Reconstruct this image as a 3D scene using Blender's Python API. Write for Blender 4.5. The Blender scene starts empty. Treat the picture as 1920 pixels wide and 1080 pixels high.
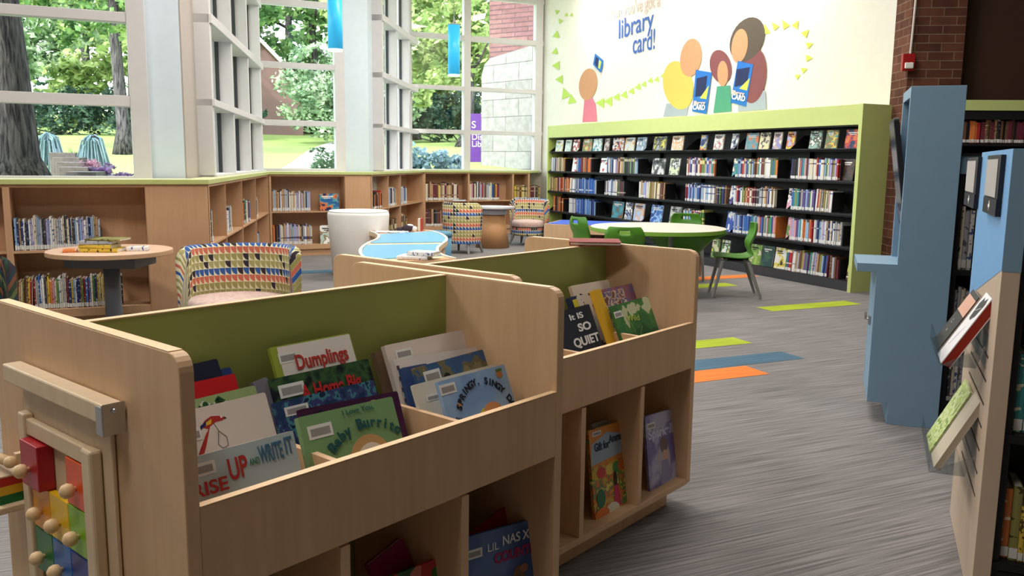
import bpy, bmesh, math, random
from mathutils import Vector, Matrix
random.seed(7)
SC = bpy.context.scene
COL = SC.collection

# ------------------------------------------------------------------ camera, world, light, exposure
FPX, TH, ROLL, HC = 1602.24, 0.1475, -0.012, 1.45
cam_d = bpy.data.cameras.new('camera'); cam = bpy.data.objects.new('camera', cam_d); COL.objects.link(cam)
cam_d.lens = 36.0 * FPX / 1920; cam_d.sensor_width = 36; cam_d.clip_end = 300; cam_d.clip_start = .05
cam.matrix_world = Matrix.Translation((0, 0, HC)) @ Matrix.Rotation(math.pi/2 - TH, 4, 'X') @ Matrix.Rotation(-ROLL, 4, 'Z')
SC.camera = cam

world = bpy.data.worlds.new('world'); SC.world = world; world.use_nodes = True
nt = world.node_tree; bg = nt.nodes['Background']
sky = nt.nodes.new('ShaderNodeTexSky'); sky.sky_type = 'NISHITA'; sky.sun_disc = False
sky.sun_elevation = math.radians(48); sky.sun_rotation = math.radians(200); sky.air_density = 1.4; sky.dust_density = 2.0
hz = nt.nodes.new('ShaderNodeMixRGB'); hz.inputs[0].default_value = .55; hz.inputs[2].default_value = (5, 5.2, 5.4, 1)
nt.links.new(sky.outputs[0], hz.inputs[1]); nt.links.new(hz.outputs[0], bg.inputs[0]); bg.inputs[1].default_value = 1.25
sun_d = bpy.data.lights.new('sun', 'SUN'); sun_d.energy = 5.0; sun_d.angle = math.radians(1.5); sun_d.color = (1, .97, .92)
sun = bpy.data.objects.new('sun', sun_d); COL.objects.link(sun)
sun.rotation_euler = Vector((.42, .62, -.72)).to_track_quat('-Z', 'Y').to_euler()

def area(x, y, z, sx, sy, power, color=(1, .955, .90), aim=None, rz=0):
    d = bpy.data.lights.new('ceiling_lamp', 'AREA'); d.shape = 'RECTANGLE'; d.size = sx; d.size_y = sy; d.energy = power; d.color = color
    o = bpy.data.objects.new('ceiling_lamp', d); COL.objects.link(o); o.location = (x, y, z); o.rotation_euler = (0, 0, rz)
    if aim: o.rotation_euler = (Vector(aim) - Vector((x, y, z))).to_track_quat('-Z', 'Y').to_euler()
    return o
for (lx, ly, lp) in [(-3.6, 3.4, 150), (.4, 4.4, 110), (3.4, 2.8, 16), (-1.5, 7.6, 120), (1.8, 7.8, 120), (-.6, 11.6, 130), (1.6, 12.4, 110), (-1.8, .2, 90)]:
    area(lx, ly, 4.9, 1.8, .6, lp)
area(3.2, 11.2, 4.7, 1.6, .3, 60, (1, .95, .86), aim=(4.4, 13.0, 2.6))
area(1.3, 15.6, 4.7, .8, .3, 60, (1, .96, .88), aim=(1.6, 15.9, 2.9))
# daylight coming through the three big windows (portals for the sky)
SC.view_settings.view_transform = 'Standard'; SC.view_settings.look = 'None'
SC.view_settings.exposure = 0.0; SC.view_settings.gamma = 1.0; SC.view_settings.use_curve_mapping = False

# ------------------------------------------------------------------ measuring helpers
cr, sr = math.cos(ROLL), math.sin(ROLL)
def ray(px, py):
    x = px - 960; y = 540 - py
    xr = x*cr + y*sr; yr = -x*sr + y*cr
    return (xr, FPX*math.cos(TH) + yr*math.sin(TH), yr*math.cos(TH) - FPX*math.sin(TH))
def G(px, py, z=0.0):
    d = ray(px, py); t = (z - HC)/d[2]; return Vector((d[0]*t, d[1]*t, z))
def VP(px, py, P, Q):
    d = ray(px, py); nx, ny = -(Q[1]-P[1]), Q[0]-P[0]
    t = (nx*P[0] + ny*P[1])/(nx*d[0] + ny*d[1]); return Vector((d[0]*t, d[1]*t, HC + d[2]*t))
def atY(px, py, Y):
    d = ray(px, py); t = Y/d[1]; return Vector((d[0]*t, Y, HC + d[2]*t))
V2 = lambda x, y: Vector((x, y, 0))
UP = Vector((0, 0, 1))
U, S = V2(.9096, .4155), V2(-.4155, .9096)        # building axes: along the window fronts / into the garden
PHI = .7027
B = V2(math.sin(PHI), math.cos(PHI)); A = V2(-B.y, B.x)   # bin axes: along the row / across it
F1 = V2(-.6027, 1.5104); UL, UW, UH = 1.1661, .9122, 1.0951
F2 = F1 + (UL + .0771)*B + .2382*A
D, N = V2(.94, -.34), V2(.34, .94)                 # axes of the blue shelving ranges
def W(u, v, z=0): p = u*U + v*S; return Vector((p.x, p.y, z))
def uv(p): return p.x*U.x + p.y*U.y, p.x*S.x + p.y*S.y

# ------------------------------------------------------------------ objects, naming
ONES = ['first', 'second', 'third', 'fourth', 'fifth', 'sixth', 'seventh', 'eighth', 'ninth', 'tenth', 'eleventh', 'twelfth', 'thirteenth', 'fourteenth', 'fifteenth', 'sixteenth', 'seventeenth', 'eighteenth', 'nineteenth']
def link(o, parent=None):
    COL.objects.link(o)
    if parent is not None: o.parent = parent
    return o
def tag(o, label=None, cat=None, group=None, kind=None):
    if label: o['label'] = label
    if cat: o['category'] = cat
    if group: o['group'] = group
    if kind: o['kind'] = kind
    return o
def thing(name, label, cat, loc=(0, 0, 0), rotz=0, group=None, M=None, kind=None):
    o = bpy.data.objects.new(name, None); o.empty_display_size = .1; link(o)
    if M is not None: o.matrix_world = M
    else: o.location = loc; o.rotation_euler = (0, 0, rotz)
    return tag(o, label, cat, group, kind)
def frame(O, x, y=None, z=UP):
    """matrix with origin O, local x along x, local y along y"""
    x = Vector(x).normalized(); z = Vector(z)
    y = Vector(y).normalized() if y is not None else z.cross(x).normalized()
    z = x.cross(y)
    return Matrix(((x.x, y.x, z.x, O[0]), (x.y, y.y, z.y, O[1]), (x.z, y.z, z.z, O[2]), (0, 0, 0, 1)))
ANG = lambda v: math.atan2(v[1], v[0])

class MB:
    def __init__(s): s.v = []; s.f = []; s.m = []; s.uv = None
    def add(s, vs, fs, m=0, M=None):
        n = len(s.v)
        s.v += [tuple(M @ Vector(v)) if M is not None else tuple(v) for v in vs]
        for f in fs: s.f.append([i + n for i in f]); s.m.append(m)
        return s
    def box(s, a, b, m=0, M=None):
        x0, y0, z0 = a; x1, y1, z1 = b
        if x0 > x1: x0, x1 = x1, x0
        if y0 > y1: y0, y1 = y1, y0
        if z0 > z1: z0, z1 = z1, z0
        return s.add([(x0,y0,z0),(x1,y0,z0),(x1,y1,z0),(x0,y1,z0),(x0,y0,z1),(x1,y0,z1),(x1,y1,z1),(x0,y1,z1)],
              [(3,2,1,0),(4,5,6,7),(0,1,5,4),(1,2,6,5),(2,3,7,6),(3,0,4,7)], m, M)
    def prism(s, pts, h0, h1, axis='z', m=0, M=None):
        n = len(pts)
        ar = sum(pts[i][0]*pts[(i+1) % n][1] - pts[(i+1) % n][0]*pts[i][1] for i in range(n))
        if (ar < 0) != (axis == 'y'): pts = pts[::-1]
        f = {'z': lambda p, h: (p[0], p[1], h), 'x': lambda p, h: (h, p[0], p[1]), 'y': lambda p, h: (p[0], h, p[1])}[axis]
        vs = [f(p, h0) for p in pts] + [f(p, h1) for p in pts]
        fs = [tuple(range(n))[::-1], tuple(range(n, 2*n))] + [(i, (i+1) % n, n + (i+1) % n, n + i) for i in range(n)]
        return s.add(vs, fs, m, M)
    def lathe(s, prof, seg=32, m=0, M=None, sx=1, sy=1, a0=0):
        vs = []; fs = []
        for r, z in prof:
            for k in range(seg):
                a = a0 + 2*math.pi*k/seg; vs.append((r*math.cos(a)*sx, r*math.sin(a)*sy, z))
        for i in range(len(prof)-1):
            for k in range(seg):
                k2 = (k+1) % seg; fs.append((i*seg+k, i*seg+k2, (i+1)*seg+k2, (i+1)*seg+k))
        fs.append(tuple(range(seg))[::-1]); fs.append(tuple(range((len(prof)-1)*seg, len(prof)*seg)))
        return s.add(vs, fs, m, M)
    def tube(s, path, r, seg=8, m=0, M=None):
        path = [Vector(p) for p in path]; rs = r if isinstance(r, (list, tuple)) else [r]*len(path)
        vs = []; fs = []
        for i, p in enumerate(path):
            t = (path[min(i+1, len(path)-1)] - path[max(i-1, 0)]).normalized()
            a = t.orthogonal().normalized() if abs(t.z) > .99 else t.cross(UP).normalized(); b = t.cross(a)
            for k in range(seg):
                an = 2*math.pi*k/seg; vs.append(p + rs[i]*(math.cos(an)*a + math.sin(an)*b))
        for i in range(len(path)-1):
            for k in range(seg):
                k2 = (k+1) % seg; fs.append((i*seg+k, (i+1)*seg+k, (i+1)*seg+k2, i*seg+k2))
        fs.append(tuple(range(seg))); fs.append(tuple(range((len(path)-1)*seg, len(path)*seg))[::-1])
        return s.add(vs, fs, m, M)
    def ball(s, c, r, seg=16, m=0, sc=(1, 1, 1)):
        prof = [(max(1e-4, r*math.sin(math.pi*i/10)), -r*math.cos(math.pi*i/10)) for i in range(11)]
        return s.lathe(prof, seg, m, Matrix.Translation(c) @ Matrix.Diagonal((sc[0], sc[1], sc[2], 1)))
    def build(s, name, mats, parent=None, bevel=0, smooth=False, solid=0, sub=0):
        me = bpy.data.meshes.new(name); me.from_pydata(s.v, [], s.f)
        for mt in (mats if isinstance(mats, (list, tuple)) else [mats]): me.materials.append(mt)
        me.polygons.foreach_set('material_index', s.m)
        if s.uv:
            l = me.uv_layers.new(name='UVMap')
            for lp in me.loops: l.data[lp.index].uv = s.uv[lp.vertex_index]
        me.update()
        if smooth: me.polygons.foreach_set('use_smooth', [True]*len(me.polygons))
        o = bpy.data.objects.new(name, me); link(o, parent)
        if solid: md = o.modifiers.new('solid', 'SOLIDIFY'); md.thickness = solid; md.offset = 0
        if bevel:
            md = o.modifiers.new('bevel', 'BEVEL'); md.width = bevel; md.segments = 2; md.limit_method = 'ANGLE'
        if sub: md = o.modifiers.new('sub', 'SUBSURF'); md.levels = sub; md.render_levels = sub
        if smooth:
            md = o.modifiers.new('wn', 'WEIGHTED_NORMAL') if False else None
        return o

def struct(name, mb, mats, **k):
    o = mb.build(name, mats, **k); o['kind'] = 'structure'; return o
def rpoly(w, h, r, x0=0, z0=0, corners=(1, 1, 1, 1), n=5):
    """rounded rectangle outline; corners order: bl, br, tr, tl"""
    pts = []
    for (cx, cy, a0, c) in [(x0+r, z0+r, 180, corners[0]), (x0+w-r, z0+r, 270, corners[1]), (x0+w-r, z0+h-r, 0, corners[2]), (x0+r, z0+h-r, 90, corners[3])]:
        if c:
            for k in range(n+1):
                a = math.radians(a0 + 90*k/n); pts.append((cx + r*math.cos(a), cy + r*math.sin(a)))
        else:
            a = math.radians(a0+45); pts.append((cx + (r if math.cos(a) > 0 else -r), cy + (r if math.sin(a) > 0 else -r)))
    return pts
def ell(cx, cy, rx, ry, n=20, a0=0, a1=360, rot=0):
    pts = []
    for k in range(n + (0 if a1-a0 >= 360 else 1)):
        a = math.radians(a0 + (a1-a0)*k/n); x, y = rx*math.cos(a), ry*math.sin(a)
        q = math.radians(rot); pts.append((cx + x*math.cos(q) - y*math.sin(q), cy + x*math.sin(q) + y*math.cos(q)))
    return pts

# ------------------------------------------------------------------ materials
def srgb(r, g, b): return tuple((c/255/12.92 if c/255 <= .04045 else ((c/255+.055)/1.055)**2.4) for c in (r, g, b)) + (1,)
def newmat(name, rough=.6, spec=.3, metal=0):
    m = bpy.data.materials.new(name); m.use_nodes = True; b = m.node_tree.nodes['Principled BSDF']
    b.inputs['Roughness'].default_value = rough; b.inputs['Specular IOR Level'].default_value = spec; b.inputs['Metallic'].default_value = metal
    return m, m.node_tree, b
_pc = {}
def plain(c, rough=.6, spec=.3, metal=0, name=None, emit=0):
    k = (c, rough, spec, metal, emit)
    if k in _pc: return _pc[k]
    m, t, b = newmat(name or 'paint', rough, spec, metal)
    nz = t.nodes.new('ShaderNodeTexNoise'); nz.inputs['Scale'].default_value = 9; nz.inputs['Detail'].default_value = 3
    tc = t.nodes.new('ShaderNodeTexCoord'); t.links.new(tc.outputs['Object'], nz.inputs['Vector'])
    mx = t.nodes.new('ShaderNodeMixRGB'); mx.blend_type = 'MULTIPLY'; mx.inputs[0].default_value = .10
    mx.inputs[1].default_value = srgb(*c); t.links.new(nz.outputs[0], mx.inputs[2]); t.links.new(mx.outputs[0], b.inputs['Base Color'])
    if emit: b.inputs['Emission Color'].default_value = srgb(*c); b.inputs['Emission Strength'].default_value = emit
    _pc[k] = m; return m
def wood(name, c1, c2, rough=.45, scale=1.0, spec=.35):
    m, t, b = newmat(name, rough, spec)
    tc = t.nodes.new('ShaderNodeTexCoord'); mp = t.nodes.new('ShaderNodeMapping'); mp.inputs['Scale'].default_value = (14*scale, 14*scale, 1.3*scale)
    n1 = t.nodes.new('ShaderNodeTexNoise'); n1.inputs['Scale'].default_value = 2.2; n1.inputs['Detail'].default_value = 6; n1.inputs['Distortion'].default_value = .6
    n2 = t.nodes.new('ShaderNodeTexNoise'); n2.inputs['Scale'].default_value = 2.6
    t.links.new(tc.outputs['Object'], mp.inputs['Vector']); t.links.new(mp.outputs[0], n1.inputs['Vector']); t.links.new(tc.outputs['Object'], n2.inputs['Vector'])
    ad = t.nodes.new('ShaderNodeMath'); ad.operation = 'ADD'; t.links.new(n1.outputs[0], ad.inputs[0]); t.links.new(n2.outputs[0], ad.inputs[1])
    cr_ = t.nodes.new('ShaderNodeValToRGB'); cr_.color_ramp.elements[0].position = .3; cr_.color_ramp.elements[1].position = .75
    hf = t.nodes.new('ShaderNodeMath'); hf.operation = 'MULTIPLY'; hf.inputs[1].default_value = .5; t.links.new(ad.outputs[0], hf.inputs[0])
    cr_.color_ramp.elements[0].color = srgb(*c1); cr_.color_ramp.elements[1].color = srgb(*c2)
    t.links.new(hf.outputs[0], cr_.inputs[0]); t.links.new(cr_.outputs[0], b.inputs['Base Color'])
    return m
MAPLE = wood('maple_veneer', (196, 158, 120), (216, 180, 142))
MAPLE_EDGE = wood('maple_edge', (228, 190, 148), (240, 206, 166))
BEECH = wood('bookcase_veneer', (184, 142, 108), (200, 160, 124))
TOYWOOD = wood('toy_beech', (206, 180, 146), (224, 200, 168))
KNOBWOOD = wood('knob_wood', (214, 178, 132), (228, 196, 152))
SLATWOOD = wood('slatwall_veneer', (186, 164, 144), (200, 178, 156))
OLIVE = plain((176, 184, 104), .5, name='olive_laminate')
LIME = plain((190, 206, 112), .5, name='lime_laminate')
LIMETOP = plain((212, 218, 168), .4, name='counter_laminate')
BLACK = plain((26, 26, 28), .5, name='black_steel')
DARKGREY = plain((62, 63, 66), .6, name='charcoal_steel')
GREYSTEEL = plain((136, 136, 136), .4, .4, .3, name='grey_steel')
CHROME = plain((190, 190, 190), .25, .5, .9, name='brushed_metal')
LBLUE = plain((124, 154, 178), .5, name='blue_laminate')
SLATBLUE = plain((118, 166, 214), .45, name='end_panel_blue')
FRAMEW = plain((210, 206, 206), .55, name='window_frame_paint')
COLW = plain((208, 220, 228), .6, name='column_paint')
WALLW = plain((224, 220, 209), .8, name='mural_wall_paint')
WHITE = plain((235, 232, 228), .6, name='white_paint')
PAGES = plain((226, 220, 206), .8, name='book_pages')
STICK = plain((222, 220, 216), .7, name='white_label')
STICKY = plain((226, 220, 70), .7, name='yellow_label')
INK = plain((28, 30, 36), .7, name='black_ink')
BROWN = plain((64, 42, 32), .8, name='dark_brown_wall')
CEIL = plain((225, 222, 215), .9, name='ceiling_tile')

def mix_art(name, cols, scale=5, rough=.35, seed=0, kind='noise'):
    """blotchy printed cover in up to four colours"""
    m, t, b = newmat(name, rough, .35)
    tc = t.nodes.new('ShaderNodeTexCoord'); mp = t.nodes.new('ShaderNodeMapping'); mp.inputs['Location'].default_value = (seed*3.7, seed*1.3, seed*2.1)
    t.links.new(tc.outputs['Object'], mp.inputs['Vector'])
    if kind == 'voronoi':
        n = t.nodes.new('ShaderNodeTexVoronoi'); n.inputs['Scale'].default_value = scale; out = n.outputs['Color']
        sp = t.nodes.new('ShaderNodeSeparateColor'); t.links.new(out, sp.inputs[0]); out = sp.outputs[0]
    else:
        n = t.nodes.new('ShaderNodeTexNoise'); n.inputs['Scale'].default_value = scale; n.inputs['Detail'].default_value = 4; out = n.outputs[0]
    t.links.new(mp.outputs[0], n.inputs['Vector'])
    r = t.nodes.new('ShaderNodeValToRGB'); r.color_ramp.interpolation = 'CONSTANT' if kind != 'soft' else 'LINEAR'
    k = len(cols); e = r.color_ramp.elements
    lo, hi = (.0, 1.0) if kind == 'voronoi' else (.36, .66)
    e[0].position = 0; e[0].color = srgb(*cols[0]); e[1].position = lo + (hi-lo)/k; e[1].color = srgb(*cols[1])
    for i in range(2, k): q = e.new(lo + (hi-lo)*i/k); q.color = srgb(*cols[i])
    t.links.new(out, r.inputs[0]); t.links.new(r.outputs[0], b.inputs['Base Color']); return m

def spine_mat(c, c2):
    """book spine: main colour with title marks and bands along its height"""
    m, t, b = newmat('book_cloth', .45, .35)
    tc = t.nodes.new('ShaderNodeTexCoord'); oi = t.nodes.new('ShaderNodeObjectInfo')
    mp = t.nodes.new('ShaderNodeMapping'); mp.inputs['Scale'].default_value = (.6, .0, 9)
    cb = t.nodes.new('ShaderNodeCombineXYZ'); ml = t.nodes.new('ShaderNodeMath'); ml.operation = 'MULTIPLY'; ml.inputs[1].default_value = 60
    t.links.new(oi.outputs['Random'], ml.inputs[0]); t.links.new(ml.outputs[0], cb.inputs[0]); t.links.new(ml.outputs[0], cb.inputs[2])
    t.links.new(tc.outputs['Object'], mp.inputs['Vector']); t.links.new(cb.outputs[0], mp.inputs['Location'])
    n = t.nodes.new('ShaderNodeTexNoise'); n.inputs['Scale'].default_value = 1.3; n.inputs['Detail'].default_value = 2; t.links.new(mp.outputs[0], n.inputs['Vector'])
    r = t.nodes.new('ShaderNodeValToRGB'); r.color_ramp.interpolation = 'CONSTANT'
    e = r.color_ramp.elements; e[0].color = (0, 0, 0, 1); e[1].position = .60; e[1].color = (1, 1, 1, 1)
    t.links.new(n.outputs[0], r.inputs[0])
    mx = t.nodes.new('ShaderNodeMixRGB'); mx.inputs[1].default_value = srgb(*c); mx.inputs[2].default_value = srgb(*c2)
    t.links.new(r.outputs[0], mx.inputs[0]); t.links.new(mx.outputs[0], b.inputs['Base Color']); return m
PAL = {
 'cream': ((214, 204, 182), (120, 90, 70)), 'white': ((224, 222, 220), (70, 90, 150)), 'pale grey': ((168, 170, 178), (90, 90, 100)),
 'tan': ((184, 150, 112), (90, 60, 40)), 'brown': ((104, 72, 54), (170, 140, 100)), 'dark grey': ((62, 62, 68), (150, 150, 150)),
 'black': ((30, 28, 32), (180, 170, 150)), 'navy': ((40, 52, 100), (180, 190, 210)), 'blue': ((62, 104, 176), (220, 220, 230)),
 'light blue': ((140, 172, 206), (60, 80, 130)), 'teal': ((60, 140, 140), (220, 220, 190)), 'green': ((86, 128, 72), (210, 200, 120)),
 'olive': ((142, 136, 74), (70, 60, 30)), 'yellow': ((216, 184, 70), (80, 60, 30)), 'orange': ((208, 118, 60), (240, 220, 190)),
 'red': ((164, 46, 46), (230, 210, 180)), 'maroon': ((104, 42, 56), (190, 160, 150)), 'pink': ((204, 150, 158), (130, 60, 90)),
 'purple': ((96, 78, 140), (210, 200, 220)), 'lilac': ((170, 160, 200), (90, 70, 120))}
SPM = {k: spine_mat(*v) for k, v in PAL.items()}

def carpet_mat(c, streak=.5):
    m, t, b = newmat('carpet', .95, .1)
    tc = t.nodes.new('ShaderNodeTexCoord'); mp = t.nodes.new('ShaderNodeMapping'); mp.vector_type = 'TEXTURE'
    mp.inputs['Rotation'].default_value = (0, 0, ANG(U)); mp.inputs['Scale'].default_value = (1.3, .030, 1)
    n = t.nodes.new('ShaderNodeTexNoise'); n.inputs['Scale'].default_value = 2.6; n.inputs['Detail'].default_value = 5
    n2 = t.nodes.new('ShaderNodeTexNoise'); n2.inputs['Scale'].default_value = .9; n2.inputs['Detail'].default_value = 2
    n3 = t.nodes.new('ShaderNodeTexNoise'); n3.inputs['Scale'].default_value = 220
    t.links.new(tc.outputs['Object'], mp.inputs['Vector']); t.links.new(mp.outputs[0], n.inputs['Vector']); t.links.new(tc.outputs['Object'], n2.inputs['Vector']); t.links.new(tc.outputs['Object'], n3.inputs['Vector'])
    r = t.nodes.new('ShaderNodeValToRGB'); e = r.color_ramp.elements
    lo = tuple(x*(1-streak*.55) for x in c); hi = tuple(min(255, x*(1+streak*.40)) for x in c)
    e[0].position = .34; e[0].color = srgb(*lo); e[1].position = .66; e[1].color = srgb(*hi)
    t.links.new(n.outputs[0], r.inputs[0])
    mx = t.nodes.new('ShaderNodeMixRGB'); mx.blend_type = 'OVERLAY'; mx.inputs[0].default_value = .18
    t.links.new(r.outputs[0], mx.inputs[1]); t.links.new(n3.outputs[0], mx.inputs[2])
    m2 = t.nodes.new('ShaderNodeMixRGB'); m2.blend_type = 'OVERLAY'; m2.inputs[0].default_value = .25
    t.links.new(mx.outputs[0], m2.inputs[1]); t.links.new(n2.outputs[0], m2.inputs[2]); t.links.new(m2.outputs[0], b.inputs['Base Color'])
    bp = t.nodes.new('ShaderNodeBump'); bp.inputs['Strength'].default_value = .25; bp.inputs['Distance'].default_value = .01
    t.links.new(n.outputs[0], bp.inputs['Height']); t.links.new(bp.outputs[0], b.inputs['Normal']); return m

def brick_mat(c1, c2, mortar, sc=1.0, bw=.21, bh=.07, ms=.012, rot=None):
    m, t, b = newmat('brickwork', .9, .15)
    tc = t.nodes.new('ShaderNodeTexCoord'); br = t.nodes.new('ShaderNodeTexBrick')
    br.inputs['Scale'].default_value = 1/sc; br.inputs['Brick Width'].default_value = bw; br.inputs['Row Height'].default_value = bh
    br.inputs['Mortar Size'].default_value = ms; br.inputs['Color1'].default_value = srgb(*c1); br.inputs['Color2'].default_value = srgb(*c2); br.inputs['Mortar'].default_value = srgb(*mortar)
    t.links.new(tc.outputs['UV'], br.inputs['Vector']); 
    n = t.nodes.new('ShaderNodeTexNoise'); n.inputs['Scale'].default_value = 6; n.inputs['Detail'].default_value = 5; t.links.new(tc.outputs['UV'], n.inputs['Vector'])
    mx = t.nodes.new('ShaderNodeMixRGB'); mx.blend_type = 'OVERLAY'; mx.inputs[0].default_value = .45
    t.links.new(br.outputs[0], mx.inputs[1]); t.links.new(n.outputs[0], mx.inputs[2]); t.links.new(mx.outputs[0], b.inputs['Base Color'])
    bp = t.nodes.new('ShaderNodeBump'); bp.inputs['Strength'].default_value = .5; bp.inputs['Distance'].default_value = .008; bp.invert = True
    t.links.new(br.outputs['Fac'], bp.inputs['Height']); t.links.new(bp.outputs[0], b.inputs['Normal']); return m

def glass_mat():
    m = bpy.data.materials.new('window_glass'); m.use_nodes = True; t = m.node_tree; t.nodes.clear()
    o = t.nodes.new('ShaderNodeOutputMaterial'); tr = t.nodes.new('ShaderNodeBsdfTransparent'); tr.inputs[0].default_value = (.90, .95, .94, 1)
    gl = t.nodes.new('ShaderNodeBsdfGlossy'); gl.inputs['Roughness'].default_value = .02; lw = t.nodes.new('ShaderNodeFresnel'); lw.inputs[0].default_value = 1.45
    mx = t.nodes.new('ShaderNodeMixShader'); t.links.new(lw.outputs[0], mx.inputs[0]); t.links.new(tr.outputs[0], mx.inputs[1]); t.links.new(gl.outputs[0], mx.inputs[2]); t.links.new(mx.outputs[0], o.inputs[0]); return m
GLASS = glass_mat()
def acrylic():
    m = bpy.data.materials.new('clear_acrylic'); m.use_nodes = True; t = m.node_tree; t.nodes.clear()
    o = t.nodes.new('ShaderNodeOutputMaterial'); tr = t.nodes.new('ShaderNodeBsdfTransparent'); tr.inputs[0].default_value = (.86, .88, .88, 1)
    gl = t.nodes.new('ShaderNodeBsdfGlossy'); gl.inputs['Roughness'].default_value = .08
    mx = t.nodes.new('ShaderNodeMixShader'); mx.inputs[0].default_value = .14; t.links.new(tr.outputs[0], mx.inputs[1]); t.links.new(gl.outputs[0], mx.inputs[2]); t.links.new(mx.outputs[0], o.inputs[0]); return m
ACRYL = acrylic()

def leaf_mat(c1, c2, c3):
    m = bpy.data.materials.new('foliage'); m.use_nodes = True; t = m.node_tree; b = t.nodes['Principled BSDF']; b.inputs['Roughness'].default_value = .6; b.inputs['Specular IOR Level'].default_value = .2
    tc = t.nodes.new('ShaderNodeTexCoord'); n = t.nodes.new('ShaderNodeTexNoise'); n.inputs['Scale'].default_value = 1.6; n.inputs['Detail'].default_value = 5
    t.links.new(tc.outputs['Object'], n.inputs['Vector']); r = t.nodes.new('ShaderNodeValToRGB'); e = r.color_ramp.elements
    e[0].position = .32; e[0].color = srgb(*c1); e[1].position = .66; e[1].color = srgb(*c3); q = e.new(.5); q.color = srgb(*c2)
    t.links.new(n.outputs[0], r.inputs[0]); t.links.new(r.outputs[0], b.inputs['Base Color'])
    tl = t.nodes.new('ShaderNodeBsdfTranslucent'); t.links.new(r.outputs[0], tl.inputs[0]); mx = t.nodes.new('ShaderNodeMixShader'); mx.inputs[0].default_value = .35
    o = t.nodes['Material Output']; t.links.new(b.outputs[0], mx.inputs[1]); t.links.new(tl.outputs[0], mx.inputs[2]); t.links.new(mx.outputs[0], o.inputs[0]); return m

def fabric_mat(cell=.055, name='quarter_circle_fabric', dark=False):
    """rows of quarter circles: blue, olive, olive, coral"""
    m, t, b = newmat(name, .85, .15)
    L = t.links; nd = t.nodes.new
    tc = nd('ShaderNodeTexCoord'); sc = nd('ShaderNodeVectorMath'); sc.operation = 'SCALE'; sc.inputs['Scale'].default_value = 1/cell
    L.new(tc.outputs['UV'], sc.inputs[0]); fl = nd('ShaderNodeVectorMath'); fl.operation = 'FLOOR'; L.new(sc.outputs[0], fl.inputs[0])
    fr = nd('ShaderNodeVectorMath'); fr.operation = 'FRACTION'; L.new(sc.outputs[0], fr.inputs[0])
    ln = nd('ShaderNodeVectorMath'); ln.operation = 'LENGTH'; L.new(fr.outputs[0], ln.inputs[0])
    lt = nd('ShaderNodeMath'); lt.operation = 'LESS_THAN'; lt.inputs[1].default_value = .96; L.new(ln.outputs['Value'], lt.inputs[0])
    sp = nd('ShaderNodeSeparateXYZ'); L.new(fl.outputs[0], sp.inputs[0])
    md = nd('ShaderNodeMath'); md.operation = 'FLOORED_MODULO'; md.inputs[1].default_value = 4; L.new(sp.outputs[1], md.inputs[0])
    dv = nd('ShaderNodeMath'); dv.operation = 'DIVIDE'; dv.inputs[1].default_value = 4; L.new(md.outputs[0], dv.inputs[0])
    ad = nd('ShaderNodeMath'); ad.operation = 'ADD'; ad.inputs[1].default_value = .05; L.new(dv.outputs[0], ad.inputs[0])
    r = nd('ShaderNodeValToRGB'); r.color_ramp.interpolation = 'CONSTANT'; e = r.color_ramp.elements
    cols = [(52, 88, 150), (190, 104, 84), (150, 142, 88), (158, 150, 98)] if not dark else [(44, 60, 50), (110, 70, 50), (40, 56, 66), (90, 96, 60)]
    e[0].position = 0; e[0].color = srgb(*cols[0]); e[1].position = .25; e[1].color = srgb(*cols[1])
    for i in (2, 3): q = e.new(i/4); q.color = srgb(*cols[i])
    L.new(ad.outputs[0], r.inputs[0])
    wn = nd('ShaderNodeTexWhiteNoise'); L.new(fl.outputs[0], wn.inputs['Vector'])
    dk = nd('ShaderNodeMath'); dk.operation = 'GREATER_THAN'; dk.inputs[1].default_value = .80; L.new(wn.outputs['Value'], dk.inputs[0])
    m1 = nd('ShaderNodeMixRGB'); m1.inputs[2].default_value = srgb(52, 46, 52); L.new(dk.outputs[0], m1.inputs[0]); L.new(r.outputs[0], m1.inputs[1])
    m2 = nd('ShaderNodeMixRGB'); m2.inputs[1].default_value = srgb(212, 204, 172) if not dark else srgb(22, 28, 36); L.new(lt.outputs[0], m2.inputs[0]); L.new(m1.outputs[0], m2.inputs[2])
    L.new(m2.outputs[0], b.inputs['Base Color']); return m
FAB = fabric_mat(); FABD = fabric_mat(dark=True, cell=.05)
SEATF = mix_art('seat_fabric', [(196, 168, 160), (204, 178, 170), (190, 162, 154)], 30, .8, kind='soft')

def text(s, parent, loc, size, mat, rz=0, ex=.0004, align='LEFT', name='lettering', M=None, sx=1, shear=0, off=0, fit=None):
    """lettering on the local xz plane facing -y"""
    cu = bpy.data.curves.new('t', 'FONT'); cu.body = s; cu.size = size; cu.extrude = ex; cu.align_x = align; cu.shear = shear; cu.offset = off
    o = bpy.data.objects.new('t', cu); COL.objects.link(o); dg = bpy.context.evaluated_depsgraph_get()
    me = bpy.data.meshes.new_from_object(o.evaluated_get(dg)); bpy.data.objects.remove(o); bpy.data.curves.remove(cu)
    if fit: sx = fit/max(1e-4, max(v.co.x for v in me.vertices) if len(me.vertices) else 1)
    T = Matrix.Translation(loc) @ Matrix.Rotation(rz, 4, 'Y') @ Matrix.Rotation(math.pi/2, 4, 'X') @ Matrix.Diagonal((sx, 1, 1, 1))
    me.transform(T if M is None else M @ T); me.materials.clear(); me.materials.append(mat)
    q = bpy.data.objects.new(name, me); link(q, parent); return q
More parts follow.
